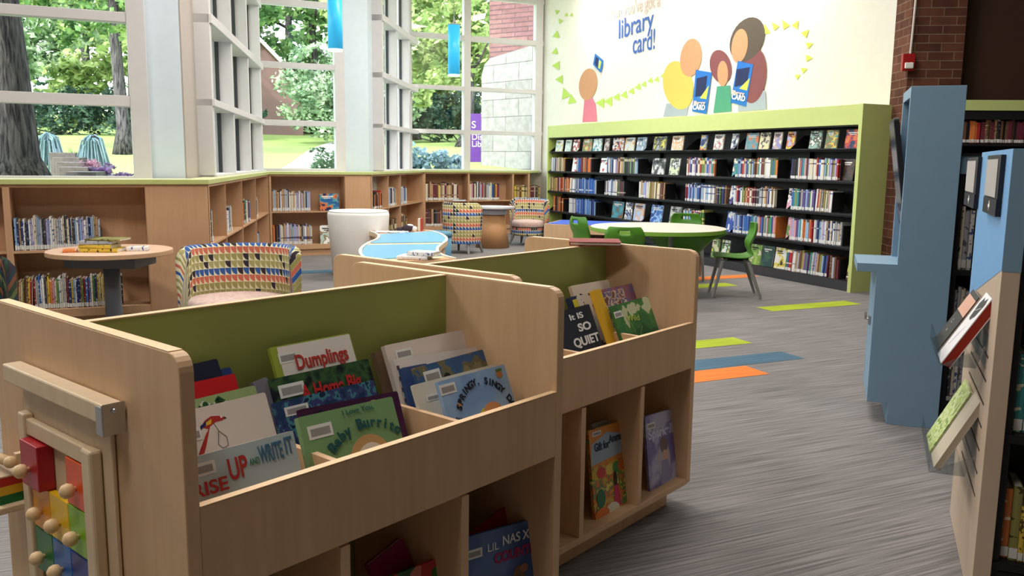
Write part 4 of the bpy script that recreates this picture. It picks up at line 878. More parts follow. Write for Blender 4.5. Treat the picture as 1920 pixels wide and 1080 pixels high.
class Art:
    """printed shapes on a cover; coordinates 0..1 across and up the cover"""
    def __init__(s, t, w, h, zs=1): s.t, s.w, s.h, s.m, s.mats, s.n = t, w, h*zs, MB(), [], 0; s.b = h*(1-zs)
    def poly(s, pts, c):
        mt = c if not isinstance(c, tuple) else plain(c, .4, .35)
        if mt not in s.mats: s.mats.append(mt)
        s.n += 1; y = -.0003*(s.n*.6)
        pts = [(min(.998, max(.002, x)), min(.998, max(.002, z))) for x, z in pts]
        s.m.prism([(x*s.w, z*s.h+s.b) for x, z in pts], y-.0002, y, 'y', s.mats.index(mt)); return s
    def el(s, cx, cz, rx, rz, c, rot=0, a0=0, a1=360): return s.poly(ell(cx, cz, rx, rz, 22, a0, a1, rot), c)
    def rect(s, x0, z0, x1, z1, c): return s.poly([(x0, z0), (x1, z0), (x1, z1), (x0, z1)], c)
    def line(s, pts, wd, c):
        for a, b in zip(pts[:-1], pts[1:]):
            dx, dz = (b[0]-a[0])*s.w, (b[1]-a[1])*s.h; l = math.hypot(dx, dz) or 1; nx, nz = -dz/l*wd/2/s.w, dx/l*wd/2/s.h
            s.poly([(a[0]-nx, a[1]-nz), (b[0]-nx, b[1]-nz), (b[0]+nx, b[1]+nz), (a[0]+nx, a[1]+nz)], c)
        return s
    def txt(s, body, x, z, size, c, wd=None, rot=0, sx=1, off=.0, shear=0, name='cover_title'):
        mt = plain(c, .5) if isinstance(c, tuple) else c
        text(body, s.t, (x*s.w, -.0003*(s.n*.6+2)-.001, z*s.h+s.b), size*s.h, mt, rz=-math.radians(rot), sx=sx, off=off*s.h, name=name, shear=shear, fit=(wd*s.w if wd else None)); return s
    def arc(s, body, cx, cz, r, a0, a1, size, c, off=.004, sq=1.0):
        """letters along an arc (angles from the right, in degrees)"""
        items = []; n = len(body)
        for i, ch in enumerate(body):
            if ch == ' ': continue
            a = math.radians(a0 + (a1-a0)*i/(n-1)); x = cx*s.w + r*s.w*math.cos(a); z = cz*s.h + s.b + r*s.w*math.sin(a)*sq
            items.append((ch, (x, -.0003*(s.n*.6+2)-.001, z), size*s.h, dict(rz=-(a-math.pi/2), align='CENTER', off=off*s.h)))
        join_text('cover_title', s.t, items, plain(c, .5) if isinstance(c, tuple) else c); return s
    def done(s):
        if s.m.f: s.m.build('cover_picture', s.mats, s.t)
RED = (178, 52, 44)
# --- nearer bin, left compartment
big_book('dark navy book standing at the back of the left bin compartment', F1, (300, 697), (407, 672), .40, (32, 36, 56), th=.02)
big_book('blue book just showing behind the plain red book', F1, (398, 696), (432, 688), .43, (44, 66, 122))
big_book('plain red book behind the leafy one in the left bin compartment', F1, (310, 728), (440, 700), .34, (196, 30, 34), th=.015)
big_book('pale green book showing behind the white parrot book', F1, (330, 757), (478, 722), .275, (150, 172, 118), art=lambda a: (a.poly([(0, 0), (.62, 0), (.62, .93), (.5, .99), (.42, .94), (.3, .98), (.2, .92), (.1, .97), (0, .93)], mix_art('leaf_print', [(20, 40, 24), (40, 84, 40), (200, 206, 190), (30, 60, 30)], 34))))
def art_parrot(a0):
    class Sq:
        def poly(self, pts, c): a0.poly([(.02+.80*x, .885+.44*(z-.80)) for x, z in pts], c); return self
        def el(self, cx, cz, rx, rz, c): a0.el(.02+.80*cx, .885+.44*(cz-.80), rx*.8, rz*.5, c)
        def line(self, pts, wd, c): a0.line([(.02+.80*x, .885+.44*(z-.80)) for x, z in pts], wd, c)
    a = Sq()
    a.poly([(.26, .78), (.33, .86), (.42, .90), (.52, .88), (.60, .84), (.56, .80), (.46, .80), (.38, .76), (.30, .66), (.22, .50), (.12, .36), (.20, .36), (.27, .50), (.32, .62), (.36, .72)], RED)
    a.poly([(.26, .80), (.38, .86), (.36, .81), (.22, .72)], (36, 48, 100)); a.poly([(.34, .83), (.42, .86), (.40, .79), (.33, .78)], (224, 184, 48)); a.el(.55, .855, .016, .014, (240, 236, 230)); a.poly([(.585, .85), (.615, .82), (.575, .81)], INK)
    a.line([(.43, .79), (.47, .66), (.55, .55), (.54, .42), (.47, .40), (.42, .47), (.46, .66)], .0012, INK); a.line([(.47, .40), (.42, .28)], .0012, INK); a.line([(.50, .40), (.60, .28)], .0012, INK); a.line([(.48, .34), (.53, .36)], .0012, INK)
big_book('white book with a red parrot drawing in the left bin compartment', F1, (325, 776), (497, 735), .22, (222, 208, 198), art=art_parrot, sticker=(.02, .80, .2, .08))
def art_write(a):
    a.rect(.0, .52, 1, 1, (176, 190, 194)); a.rect(.0, .0, 1, .53, (214, 200, 188))
    a.txt('RISE', .04, .58, .20, RED, .30, off=.004); a.txt('UP', .36, .66, .32, RED, .17, off=.006); a.txt('AND', .55, .75, .11, (60, 120, 90), .09); a.txt('WRITE', .645, .74, .27, (64, 104, 134), .22, off=.005); a.txt('IT', .885, .76, .27, (64, 104, 134), .08, off=.005)
    a.txt('WRITTEN BY A CAST OF WRITERS', .04, .46, .07, INK, .55)
    for (x, z, r, c1, c2) in [(.22, .18, .07, (120, 110, 104), (150, 118, 104)), (.36, .25, .10, (190, 150, 130), (216, 172, 150)), (.60, .26, .10, (90, 76, 72), (160, 104, 76)), (.77, .30, .085, (38, 28, 26), (130, 82, 58)), (.93, .31, .085, (40, 22, 18), (120, 66, 44))]:
        a.el(x, z, r, r*.95, c1); a.el(x, z-.035, r*.78, r*.8, c2); a.el(x-.03, z-.03, .006, .006, INK); a.el(x+.03, z-.03, .006, .006, INK)
    a.el(.87, .39, .025, .025, (40, 22, 18)); a.el(.985, .39, .02, .025, (40, 22, 18))
big_book('white book with red and blue hand lettering, frontmost in the left bin compartment', F1, (336, 864), (549, 807), .105, (206, 200, 194), zs=.74, art=art_write, sticker=(.03, .84, .24, .10), tilt=19)
# --- nearer bin, middle compartment
def art_dump(a):
    a.rect(.08, 0, .99, .99, (226, 216, 208)); a.txt('Dumplings', .24, .78, .17, RED, .66, off=.004); a.txt('for Lili', .40, .62, .14, RED, .34, off=.004)
big_book('cream book with green spine and red script title at the back of the middle compartment', F1, (505, 652), (655, 624), .40, (150, 166, 60), zs=.8, art=art_dump, sticker=(.07, .88, .22, .07))
big_book('grey book spine leaning left of the dark book with red lettering', F1, (474, 716), (500, 706), .33, (120, 116, 128), th=.02)
big_book('dark green book with red brush lettering in the middle compartment', F1, (504, 712), (690, 672), .32, mix_art('night_print', [(22, 26, 30), (28, 52, 40), (60, 92, 52), (24, 28, 34)], 12, kind='soft'), zs=.8, art=lambda a: (a.txt('A Home Big', .26, .74, .20, (190, 40, 40), .60, off=.006)), sticker=(.06, .84, .24, .10))
big_book('blue mottled book in the middle compartment', F1, (512, 756), (700, 712), .265, mix_art('sea_print', [(34, 60, 92), (60, 66, 116), (70, 130, 140), (30, 44, 72)], 26), art=lambda a: a.txt('Just', .30, .76, .09, (220, 220, 220), .10), sticker=(.08, .86, .22, .08))
big_book('dark purple book right behind the pale green one', F1, (560, 768), (745, 733), .205, (66, 26, 62), art=lambda a: (a.el(.72, .90, .07, .06, (216, 190, 110)), a.el(.18, .86, .10, .10, (28, 26, 40))), sticker=(.28, .82, .22, .1))
def art_bur(a):
    a.rect(0, 0, 1, .30, (216, 206, 190)); a.rect(0, .22, 1, .25, (176, 168, 156)); a.el(.62, .20, .24, .40, (196, 156, 104)); a.el(.63, .16, .185, .33, (226, 216, 200)); a.el(.64, .14, .13, .26, (36, 84, 62)); a.line([(.52, .20), (.62, .26), (.74, .24)], .002, (120, 160, 130)); a.el(.65, .04, .09, .11, (200, 130, 100))
    a.txt('I Love You,', .42, .90, .09, (40, 92, 88), .34, off=.001); a.arc('Baby Burrito', .62, -.10, .52, 131, 52, .19, (34, 84, 84), off=.006, sq=1.0)
big_book('pale green board book with a curved dark title at the front of the middle compartment', F1, (558, 783), (735, 743), .13, (124, 160, 110), th=.016, zs=.66, art=art_bur, sticker=(.06, .80, .24, .11))
# --- nearer bin, right compartment
big_book('brown-edged book at the far back left of the right compartment', F1, (702, 660), (722, 655), .40, (120, 96, 76), th=.02)
big_book('large pale cream book at the back of the right compartment', F1, (720, 648), (867, 618), .375, (216, 202, 192), th=.016, art=lambda a: (a.line([(.04, .72), (.3, .78), (.5, .74), (.98, .82)], .002, (130, 100, 90)), a.el(.58, .76, .08, .04, (150, 116, 100))), sticker=(.1, .86, .2, .08))
big_book('white book with a spiral edge in the right compartment', F1, (738, 674), (895, 650), .315, (224, 214, 208), th=.02, art=lambda a: [a.rect(.01, .9-.1*i, .04, .94-.1*i, (90, 76, 80)) for i in range(8)])
big_book('thin book with blue spine edge between the white books', F1, (752, 690), (800, 681), .285, (60, 84, 134), th=.014)
big_book('blue seashore book in the right compartment', F1, (775, 690), (905, 655), .245, mix_art('shore_print', [(50, 84, 126), (56, 90, 132), (110, 104, 80), (140, 128, 96)], 11), th=.012, art=lambda a: (a.el(.40, .80, .06, .08, INK), a.el(.42, .72, .06, .05, (110, 60, 60))), sticker=(.1, .82, .22, .12))
big_book('cream book with a green bottle picture, tucked behind the sky blue one', F1, (774, 722), (930, 682), .19, (220, 212, 196), th=.012, art=lambda a: (a.rect(.3, .72, .75, .97, (206, 206, 150)), a.poly([(.1, .60), (.2, .60), (.36, .30), (.2, .30)], (96, 130, 112))), sticker=(.1, .8, .16, .06))
def art_spring(a):
    a.el(.5, .1, .55, .30, (176, 196, 216)); a.arc('ONE SPRINGY, SINGY DAY', .54, .20, .40, 176, 12, .135, INK, off=.004, sq=1.12)
    a.el(.55, .36, .12, .12, (216, 196, 70)); a.el(.64, .42, .13, .11, (220, 150, 96)); a.el(.62, .27, .14, .12, (90, 56, 46)); a.el(.63, .20, .12, .10, (190, 124, 96)); a.el(.88, .88, .045, .05, (196, 120, 60)); a.rect(.84, .92, .93, .96, (80, 120, 60)); a.el(.12, .34, .03, .04, (190, 140, 90)); a.el(.20, .62, .03, .03, (190, 140, 90)); a.line([(.80, .30), (.80, .38), (.86, .35)], .002, (170, 60, 50))
big_book('sky blue book with an arched black title at the front of the right compartment', F1, (820, 716), (945, 683), .135, mix_art('sky_print', [(130, 160, 200), (150, 178, 210), (120, 152, 196)], 3, kind='soft'), th=.012, zs=.70, art=art_spring, sticker=(.0, .86, .22, .10))
# --- farther bin, trough
def art_quiet(a):
    a.txt('It IS', .56, .82, .13, WHITE, .26, off=.003); a.txt('SO', .66, .62, .17, WHITE, .24, off=.006); a.txt('QUIET', .50, .40, .19, WHITE, .48, off=.006)
big_book('black book with white hand lettering in the middle trough of the farther bin', F2, (1002, 596), (1079, 575), .17, (38, 36, 40), zs=.72, art=art_quiet, w=.33)
big_book('cream book with black brush title at the back corner of the farther bin', F2, (1070, 536), (1140, 524), .36, (218, 200, 178), art=lambda a: a.txt('Best Autistic', .14, .80, .13, INK, .80, off=.004), th=.015)
big_book('purple and rose book in the back corner of the farther bin', F2, (1128, 543), (1186, 531), .305, mix_art('rose_print', [(90, 90, 140), (120, 100, 140), (150, 90, 90), (100, 96, 150)], 12, kind='soft'))
big_book('book with a brown and white feathery print in the farther bin', F2, (1118, 552), (1168, 540), .255, mix_art('feather_print', [(110, 70, 60), (190, 160, 140), (90, 80, 120), (200, 180, 160)], 30))
big_book('dark blue book lowest at the left of the farther trough', F2, (1066, 558), (1082, 554), .30, (40, 52, 84), th=.018)
big_book('small yellow-edged book left of the grey one in the farther bin', F2, (1080, 560), (1092, 557), .27, (206, 190, 60), th=.02)
big_book('grey-white book in the left of the farther bin', F2, (1086, 554), (1118, 546), .24, mix_art('grey_print', [(190, 180, 170), (200, 190, 180), (96, 70, 60)], 7), th=.016)
big_book('tall yellow book leaning in the middle of the farther bin', F2, (1110, 545), (1126, 541), .205, (222, 172, 44), th=.016)
big_book('blue book between the yellow and green ones in the farther bin', F2, (1130, 588), (1142, 585), .17, (44, 74, 130), th=.02)
def art_wild(a):
    a.txt('Wild', .26, .72, .13, (190, 200, 90), .32, rot=-6); a.line([(.34, .74), (.40, .40), (.52, .10)], .0025, (150, 176, 80)); a.line([(.4, .4), (.6, .6)], .002, (150, 176, 80)); a.line([(.42, .3), (.25, .45)], .002, (150, 176, 80)); a.el(.80, .18, .16, .12, (196, 160, 140))
big_book('leafy green book at the front of the farther bin', F2, (1146, 574), (1214, 555), .145, mix_art('green_print', [(44, 90, 50), (60, 110, 60), (70, 122, 60), (190, 190, 150)], 9), th=.016, zs=.85, art=art_wild, sticker=(.0, .84, .2, .08))
# --- cover-first books in the lower cubbies
def cubby(label, F, TL, TR, t0, h, cover, art=None, sticker=None, tilt=9, th=.012, w=None):
    return big_book(label, F, TL, TR, t0, cover, h=h, tilt=tilt, th=th, art=art, sticker=sticker, w=w)
def art_gift(a):
    a.rect(.0, .60, 1, 1, (206, 130, 60)); a.poly([(.0, .62), (.95, .66), (.97, .86), (.5, .93), (.05, .84)], (150, 168, 184)); a.txt('Gift for', .12, .76, .12, (40, 60, 80), .42, off=.003); a.txt('Amma', .54, .80, .12, (40, 60, 80), .38, off=.003)
    for x, c in [(.1, (196, 170, 60)), (.25, (200, 60, 60)), (.5, (220, 190, 90)), (.7, (60, 130, 70)), (.85, (210, 110, 50))]: a.el(x, .52, .12, .06, c)
    a.poly([(.6, .34), (.7, .34), (.76, .10), (.54, .10)], (190, 50, 90)); a.el(.64, .40, .05, .08, (40, 26, 24)); a.el(.5, .08, .2, .08, (226, 220, 200)); a.el(.2, .25, .12, .10, (40, 110, 80)); a.el(.2, .08, .2, .07, (220, 120, 50))
cubby('orange and yellow market scene book in the left cubby of the farther bin', F2, (1103, 808), (1168, 787), .10, .355, mix_art('market_print', [(190, 160, 60), (200, 110, 50), (90, 130, 70), (220, 190, 90)], 22), art_gift, (.1, .92, .24, .05))
big_book('white book leaning behind the orange market scene book', F2, (1110, 797), (1140, 786), .15, (196, 190, 184), h=.37, tilt=9)
def art_spark(a):
    a.txt('Sparkella', .05, .72, .16, (200, 196, 220), .90, off=.006); a.el(.5, .42, .2, .22, (176, 168, 176)); a.el(.52, .60, .12, .10, (120, 100, 96)); a.el(.54, .46, .09, .08, (196, 160, 140)); a.poly([(.42, .42), (.62, .42), (.72, .16), (.36, .18)], (140, 136, 168)); a.rect(.0, .0, 1, .05, (130, 130, 170))
cubby('purple book with silvery lettering in the right cubby of the farther bin', F2, (1209, 782), (1267, 764), .09, .345, mix_art('glitter_print', [(84, 76, 134), (120, 110, 160), (170, 166, 190)], 8, kind='soft'), art_spark, (.05, .84, .24, .07))
def art_lil(a):
    a.txt('LIL', .26, .82, .10, WHITE, .13, off=.0); a.txt('NAS X', .43, .84, .12, WHITE, .32, off=.001); a.txt('COUNTRY', .34, .70, .12, (150, 44, 90), .56, off=.006); a.el(.86, .88, .09, .03, (220, 222, 228)); a.el(.88, .70, .05, .02, (210, 214, 220))
    a.rect(0, 0, 1, .45, (130, 150, 176)); a.el(.62, .50, .07, .12, (110, 80, 50)); a.el(.68, .58, .05, .04, (150, 100, 80)); a.el(.62, .30, .10, .14, (140, 100, 50)); a.el(.46, .42, .08, .06, (130, 40, 80)); a.line([(.36, .46), (.30, .10)], .004, (40, 32, 36))
cubby('deep blue book with white thin lettering in the right cubby of the nearer bin', F1, (866, 1010), (1028, 965), .10, .32, mix_art('dusk_print', [(38, 62, 112), (50, 78, 128), (80, 106, 150)], 3, kind='soft'), art_lil, (.03, .80, .18, .08))
t = big_book('plain red board leaning behind the deep blue book', F1, (868, 1010), (948, 950), .19, (168, 34, 26), h=.36, tilt=14, th=.006)
cubby('book with red tulips and green leaves in the middle cubby of the nearer bin', F1, (735, 1080), (853, 1035), .10, .31, mix_art('tulip_print', [(40, 84, 44), (180, 60, 60), (206, 120, 110), (60, 110, 50)], 30, kind='voronoi'))
t = big_book('glossy pink book leaning in the middle cubby of the nearer bin', F1, (690, 1060), (755, 1008), .20, (150, 40, 90), h=.34, tilt=14, th=.02)
# red book lying on the corner
p = P3(F2, UL-.12, UW/2, UH+.0025); t = thing('picture_book', 'red book lying flat on the top corner of the farther bin', 'book', M=frame(p, (1, -.06, 0)))
m = MB(); m.box((-.10, -.09, 0), (.12, .10, .003)); m.box((-.10, -.09, .013), (.12, .10, .016)); m.box((-.10, -.09, .001), (-.097, .10, .015)); m.build('cover', plain((126, 28, 26), .6, .15), t); m = MB(); m.box((-.096, -.086, .003), (.116, .096, .013)); m.build('pages', PAGES, t)

# ------------------------------------------------------------------ wooden toy on the end of the nearer bin
TM = frame(P3(F1, -.001, 0), -1*A, -1*B)       # local x towards the aisle side, y out of the panel is -y... 
t = thing('wall_toy', 'sliding-block toy with coloured tiles and round knobs on the nearer bin', 'toy', M=frame(P3(F1, 0, UW), -1*A))
# local: x = UW - t (0 at garden side), y towards +B?  outward is -y
def tx(tv): return UW - tv
m = MB(); m.box((tx(.735), -.045, .925), (tx(.215), -.003, .967)); m.build('top_rail', TOYWOOD, t, bevel=.004)
m = MB(); m.box((tx(.2145), -.050, .905), (tx(.211), -.003, .970)); m.box((tx(.240), -.0505, .905), (tx(.211), -.046, .965)); m.build('rail_bracket', CHROME, t, bevel=.002)
m = MB(); m.ball((tx(.209), -.026, .955), .006); m.build('screw', CHROME, t)
m = MB(); m.box((tx(.715), -.012, .40), (tx(.265), -.002, .925)); m.build('backboard', TOYWOOD, t, bevel=.003)
m = MB(); m.box((tx(.665), -.030, .808), (tx(.355), -.013, .846)); m.build('frame_rail', TOYWOOD, t, bevel=.003)
m = MB(); m.box((tx(.690), -.036, .40), (tx(.655), -.013, .858)); m.build('frame_post', TOYWOOD, t, bevel=.004)
m = MB(); m.box((tx(.350), -.040, .40), (tx(.305), -.013, .850)); m.build('frame_post', TOYWOOD, t, bevel=.006)
m = MB(); m.box((tx(.655), -.030, .425), (tx(.355), -.013, .455)); m.build('frame_rail', TOYWOOD, t, bevel=.003)
cw = .098; z0 = .806
for (cx, rw, dz, col) in [(0, 0, 0, (168, 24, 40)), (2, 0, 0, (226, 84, 32)), (0, 1, 0, (240, 156, 30)), (1, 1, 0, (236, 190, 30)), (2, 1, 0, (130, 180, 44)), (0, 2, 0, (30, 112, 52)), (1, 2, 0, (44, 104, 176)), (2, 2, 0, (28, 44, 130))]:
    xa = tx(.650) + cx*cw; zb_ = z0 - (rw+1)*.108; dpt = .050 if (cx, rw) == (0, 0) else .030
    m = MB(); m.box((xa+.001, -dpt, zb_+.001), (xa+cw-.001, -.013, zb_+.107)); b_ = m.build('block', plain(col, .3, .45), t, bevel=.0025)
    m = MB(); kx, kz = xa+cw*.5, zb_+.045; m.lathe([(.006, 0), (.006, .004), (.014, .008), (.0165, .017), (.0145, .026), (.008, .032), (.0005, .0335)], 20, M=Matrix.Translation((kx, -dpt, kz)) @ Matrix.Rotation(math.pi/2, 4, 'X')); m.build('knob', KNOBWOOD, b_, smooth=True)
# second toy at the far side: tray with a striped cube and a peg
t = thing('toy_tray', 'wooden toy tray with a round peg and colour-striped cube at the left edge', 'toy', M=frame(P3(F1, 0, UW), -1*A))
m = MB(); m.box((.03, -.085, .603), (.185, -.002, .620)); m.build('tray', TOYWOOD, t, bevel=.003)
m = MB(); m.tube([(-.03, -.05, .710), (.178, -.045, .727)], .0125, 12); m.ball((.182, -.045, .727), .0145); m.build('peg', KNOBWOOD, t, smooth=True)
m = MB(); m.box((.160, -.03, .710), (.178, -.002, .742)); m.build('peg_bracket', TOYWOOD, t)
cols = [(30, 50, 120), (36, 110, 60), (226, 180, 50), (190, 50, 40)]; m = MB()
for k in range(3):
    for j in range(2): m.box((.065+.05*j, -.068, .6205+.022*k), (.115+.05*j, -.006, .6205+.022*(k+1)), (j+k) % 4)
m.build('striped_cube', [plain(c, .35) for c in cols], t)
m = MB(); m.box((.0645, -.0685, .6866), (.1655, -.0055, .690)); m.build('cube_lid', TOYWOOD, t)

# ------------------------------------------------------------------ round wood table with books
def round_top(r, z, th, mat_top, mat_edge, parent, sx=1, name='tabletop', edge='edge_band'):
    m = MB(); m.lathe([(r-.004, z-.003), (r-.003, z)], 64, sx=sx); m.build(name, mat_top, parent)
    m = MB(); m.lathe([(r-.006, z-th), (r, z-th+.004), (r, z-.004), (r-.004, z-.0035)], 64, sx=sx); m.build(edge, mat_edge, parent, smooth=False)
t = thing('side_table', 'round pale wood table on a grey post in front of the left low bookcase', 'table', (-3.13, 6.62, 0))
round_top(.455, .73, .035, plain((226, 190, 166), .35, name='pale_maple_laminate'), plain((196, 158, 124), .5), t)
m = MB(); m.box((-.27, -.2, .605), (.27, .2, .694)); m.build('under_frame', plain((112, 114, 118), .5), t, bevel=.004)
m = MB(); m.lathe([(.062, .03), (.062, .634)], 28); m.build('pedestal', plain((120, 124, 132), .45), t, smooth=True)
m = MB(); m.lathe([(.30, 0), (.30, .012), (.07, .03)], 40); m.build('base', plain((84, 88, 96), .5), t)
for i, (dx, dy, z, w, d_, h, rz, c, lb) in enumerate([(0, 0, 0, .28, .18, .028, .05, 'yellow', 'yellow book at the bottom of the pile on the round wood table'), (-.02, .0, .029, .25, .17, .026, -.06, 'yellow', 'yellow and green book second in the pile on the round wood table'), (-.03, .01, .056, .24, .17, .028, .12, 'pale grey', 'silvery book third in the pile on the round wood table'), (.03, .03, .085, .27, .19, .014, -.05, 'olive', 'thin brown-green book topmost of the pile on the round wood table'), (.17, .09, 0.0, .15, .12, .03, .3, 'white', 'small white book beside the pile on the round wood table'), (-.16, -.06, 0, .10, .14, .018, .4, 'orange', 'small orange book sticking out left of the pile')]):
    if i in (4, 5): dx += .06*(1 if i == 4 else -1)
    o = bpy.data.objects.new('book', BME); link(o); o.matrix_world = Matrix.Translation((-3.13+dx, 6.50+dy, .7305+z)) @ Matrix.Rotation(rz, 4, 'Z') @ Matrix(((0, 0, -1, w/2), (0, 1, 0, -d_/2), (1, 0, 0, 0), (0, 0, 0, 1))) @ Matrix.Diagonal((h, d_, w, 1))
    o.material_slots[0].link = 'OBJECT'; o.material_slots[0].material = SPM[c]; tag(o, lb, 'book', 'pile on the round wood table')

# ------------------------------------------------------------------ armchairs with quarter-circle fabric
def armchair(label, x, y, face, w=.86, h=.80, fab=FAB, span=178, seatmat=SEATF):
    t = thing('armchair', label, 'armchair', (x, y, 0), face, group=None)     # local: faces -y
    R0_ = w/2; th = .085; m = MB(); m.uv = []; zb, zt = .16, h; nseg = 40; prof = []
    for k in range(nseg+1):
        a = math.radians(90 - span/2 + span*k/nseg)
        ex = abs(k/nseg-.5)*2; top = zt - .0*(ex > .9) - .05*max(0, (ex-.8)/.2)**2
        o_, i_ = R0_, R0_-th; sy = .86
        ring = [(o_-.03, zb), (o_-.01, zb+.16), (o_, zb+.38), (o_, top-.03), (o_-.02, top-.006), ((o_+i_)/2, top), (i_+.02, top-.006), (i_, top-.03), (i_, zb+.2)]
        base = sum(0 for _ in ()); acc = 0; pr = None
        for (r, z) in ring:
            if pr: acc += math.dist(pr, (r, z))
            pr = (r, z); m.v.append((r*math.cos(a), r*math.sin(a)*sy, z)); m.uv.append((math.radians(a*57.3)*R0_ if False else a*R0_, acc if r >= (o_+i_)/2 else acc))
    nr = 9
    for k in range(nseg):
        for j in range(nr-1): m.f.append([k*nr+j, (k+1)*nr+j, (k+1)*nr+j+1, k*nr+j+1]); m.m.append(0)
    for k in (0, nseg): m.f.append([k*nr+j for j in range(nr)][::(1 if k == 0 else -1)]); m.m.append(0)
    m.f = [f[::-1] for f in m.f]; m.build('backrest', fab, t, smooth=True)
    m = MB(); m.uv = []
    seg = 40; ri = R0_-th-.006; pf = [(ri-.05, .17), (ri-.01, .19), (ri-.0, .31)]
    for j, (r, z) in enumerate(pf):
        for k in range(seg+1):
            a = 2*math.pi*k/seg; m.v.append((r*math.cos(a), r*math.sin(a)*.86 - (.03 if math.sin(a) < 0 else 0), z)); m.uv.append((a*R0_, z))
    for j in range(2):
        for k in range(seg): m.f.append([j*(seg+1)+k, j*(seg+1)+k+1, (j+1)*(seg+1)+k+1, (j+1)*(seg+1)+k]); m.m.append(0)
    m.f.append(list(range(seg))[::-1]); m.m.append(0); m.build('seat_base', fab, t, smooth=False)
    m = MB(); m.lathe([(ri-.02, .312), (ri, .33), (ri+.002, .40), (ri-.02, .428), (ri*.6, .440), (.01, .443)], 48, sy=.9); o = m.build('seat', seatmat, t, smooth=True)
    for sx in (-1, 1):
        for sy in (-1, 1):
            m = MB(); m.tube([(sx*w*.27, sy*w*.22, .175), (sx*w*.33, sy*w*.29, 0)], [.030, .017], 12); m.build('leg', GREYSTEEL, t)
    return t
armchair('patterned tub armchair with a pink seat behind the nearer book bin', -2.02, 6.25, .06, .91, .80)
armchair('dark patterned tub chair at the left edge of the photo', -3.52, 5.45, math.radians(70), .74, .77, FABD, seatmat=DARKGREY)
armchair('patterned tub chair seen from behind, left of the small round table', -.78, 13.55, math.radians(150), .70, .80)
armchair('patterned tub chair with a beige seat, right of the small round table', .27, 14.95, math.radians(-28), .76, .80)
t = thing('side_table', 'small round table with a conical wood base between two patterned tub chairs', 'table', (-.34, 14.45, 0))
round_top(.37, .69, .03, plain((206, 204, 210), .35), plain((190, 188, 194), .4), t)
m = MB(); m.lathe([(.29, 0), (.20, .56)], 40); m.build('base', plain((186, 140, 98), .5), t, smooth=True)
m = MB(); m.lathe([(.24, .5605), (.245, .659)], 40); m.build('collar', plain((180, 186, 196), .4), t, smooth=True)
o = bpy.data.objects.new('book', BME); link(o); o.matrix_world = Matrix.Translation((-.86, 13.84, .806)) @ Matrix(((0, 1, 0, -.12), (0, 0, 1, -.07), (1, 0, 0, 0), (0, 0, 0, 1))) @ Matrix.Diagonal((.012, .22, .15, 1))
o.material_slots[0].link = 'OBJECT'; o.material_slots[0].material = SPM['light blue']; tag(o, 'thin pale blue book lying on the back of the left patterned tub chair', 'book')

# ------------------------------------------------------------------ white drum, wavy table, blue stool
t = thing('drum_ottoman', 'tall white tapered padded drum left of the wavy blue table', 'ottoman', (-1.94, 10.75, 0))
m = MB(); m.lathe([(.30, .0), (.33, .03), (.385, .76), (.375, .80)], 48); m.build('body', WHITE, t, smooth=True)
m = MB(); m.lathe([(.376, .801), (.36, .815), (.2, .822), (.002, .823)], 48); m.build('cushion', WHITE, t, smooth=True)
t = thing('wavy_table', 'wavy-sided play table with a blue top and white rim', 'table', (0, 0, 0))
zt = .58
left = [(690, 433), (702, 437), (708, 442), (704, 448), (692, 453), (680, 460), (673, 468), (674, 477), (684, 485), (700, 491)]
right = [(790, 431), (808, 432), (826, 437), (838, 444), (839, 451), (830, 458), (823, 465), (824, 472), (834, 478), (856, 484)]
Lp = [G(*p_, zt) for p_ in left]; Rp = [G(*p_, zt) for p_ in right]; Lp = [Vector((p_.x, p_.y)) for p_ in Lp]; Rp = [Vector((p_.x, p_.y)) for p_ in Rp]
def smooth_pts(P_, n=4):
    out = []
    for i in range(len(P_)-1):
        a, b, c, d_ = P_[max(i-1, 0)], P_[i], P_[i+1], P_[min(i+2, len(P_)-1)]
        for k in range(n): q = k/n; out.append(.5*((2*b) + (c-a)*q + (2*a-5*b+4*c-d_)*q*q + (3*b-a-3*c+d_)*q**3))
    return out + [P_[-1]]
Ls, Rs = smooth_pts(Lp), smooth_pts(Rp); outl = [(p_.x, p_.y) for p_ in Ls] + [(p_.x, p_.y) for p_ in Rs[::-1]]
cx_, cy_ = sum(p_[0] for p_ in outl)/len(outl), sum(p_[1] for p_ in outl)/len(outl)
m = MB(); m.prism(outl, zt-.05, zt-.012); m.build('rim', MAPLE_EDGE, t)
m = MB(); m.prism([(cx_+(x-cx_)*.93, cy_+(y-cy_)*.985) for x, y in outl], .0, zt-.051); m.build('table_body', MAPLE, t)
TB = plain((112, 174, 212), .4, name='light_blue_laminate')
for i, (i0, i1) in enumerate([(5, 18), (19, 33)]):
    ins = lambda P_, s: [(p_.x + s*.035, p_.y) for p_ in P_]
    pp = ins(Ls[i0:i1], 1) + ins(Rs[i0:i1], -1)[::-1]; m = MB(); m.prism(pp, zt-.0115, zt-.004); m.build('blue_top', TB, t)
for P_, s in ((Ls, 1), (Rs, -1)):
    m = MB(); pp = [(p_.x, p_.y) for p_ in P_] + [(p_.x + s*.03, p_.y) for p_ in P_[::-1]]; m.prism(pp, zt-.0119, zt+.004); m.build('white_rim', plain((226, 222, 206), .5), t)
m = MB(); m.prism([(p_.x+.04, p_.y) for p_ in Ls[34:]] + [(p_.x-.04, p_.y) for p_ in Rs[34:][::-1]], zt-.0115, zt-.008); m.build('front_tray', plain((196, 150, 110), .5), t)
m = MB(); m.prism([(p_.x+.04, p_.y) for p_ in Ls[:4]] + [(p_.x-.04, p_.y) for p_ in Rs[:4][::-1]], zt-.0115, zt-.008); m.build('rear_tray', plain((170, 70, 50), .5), t)
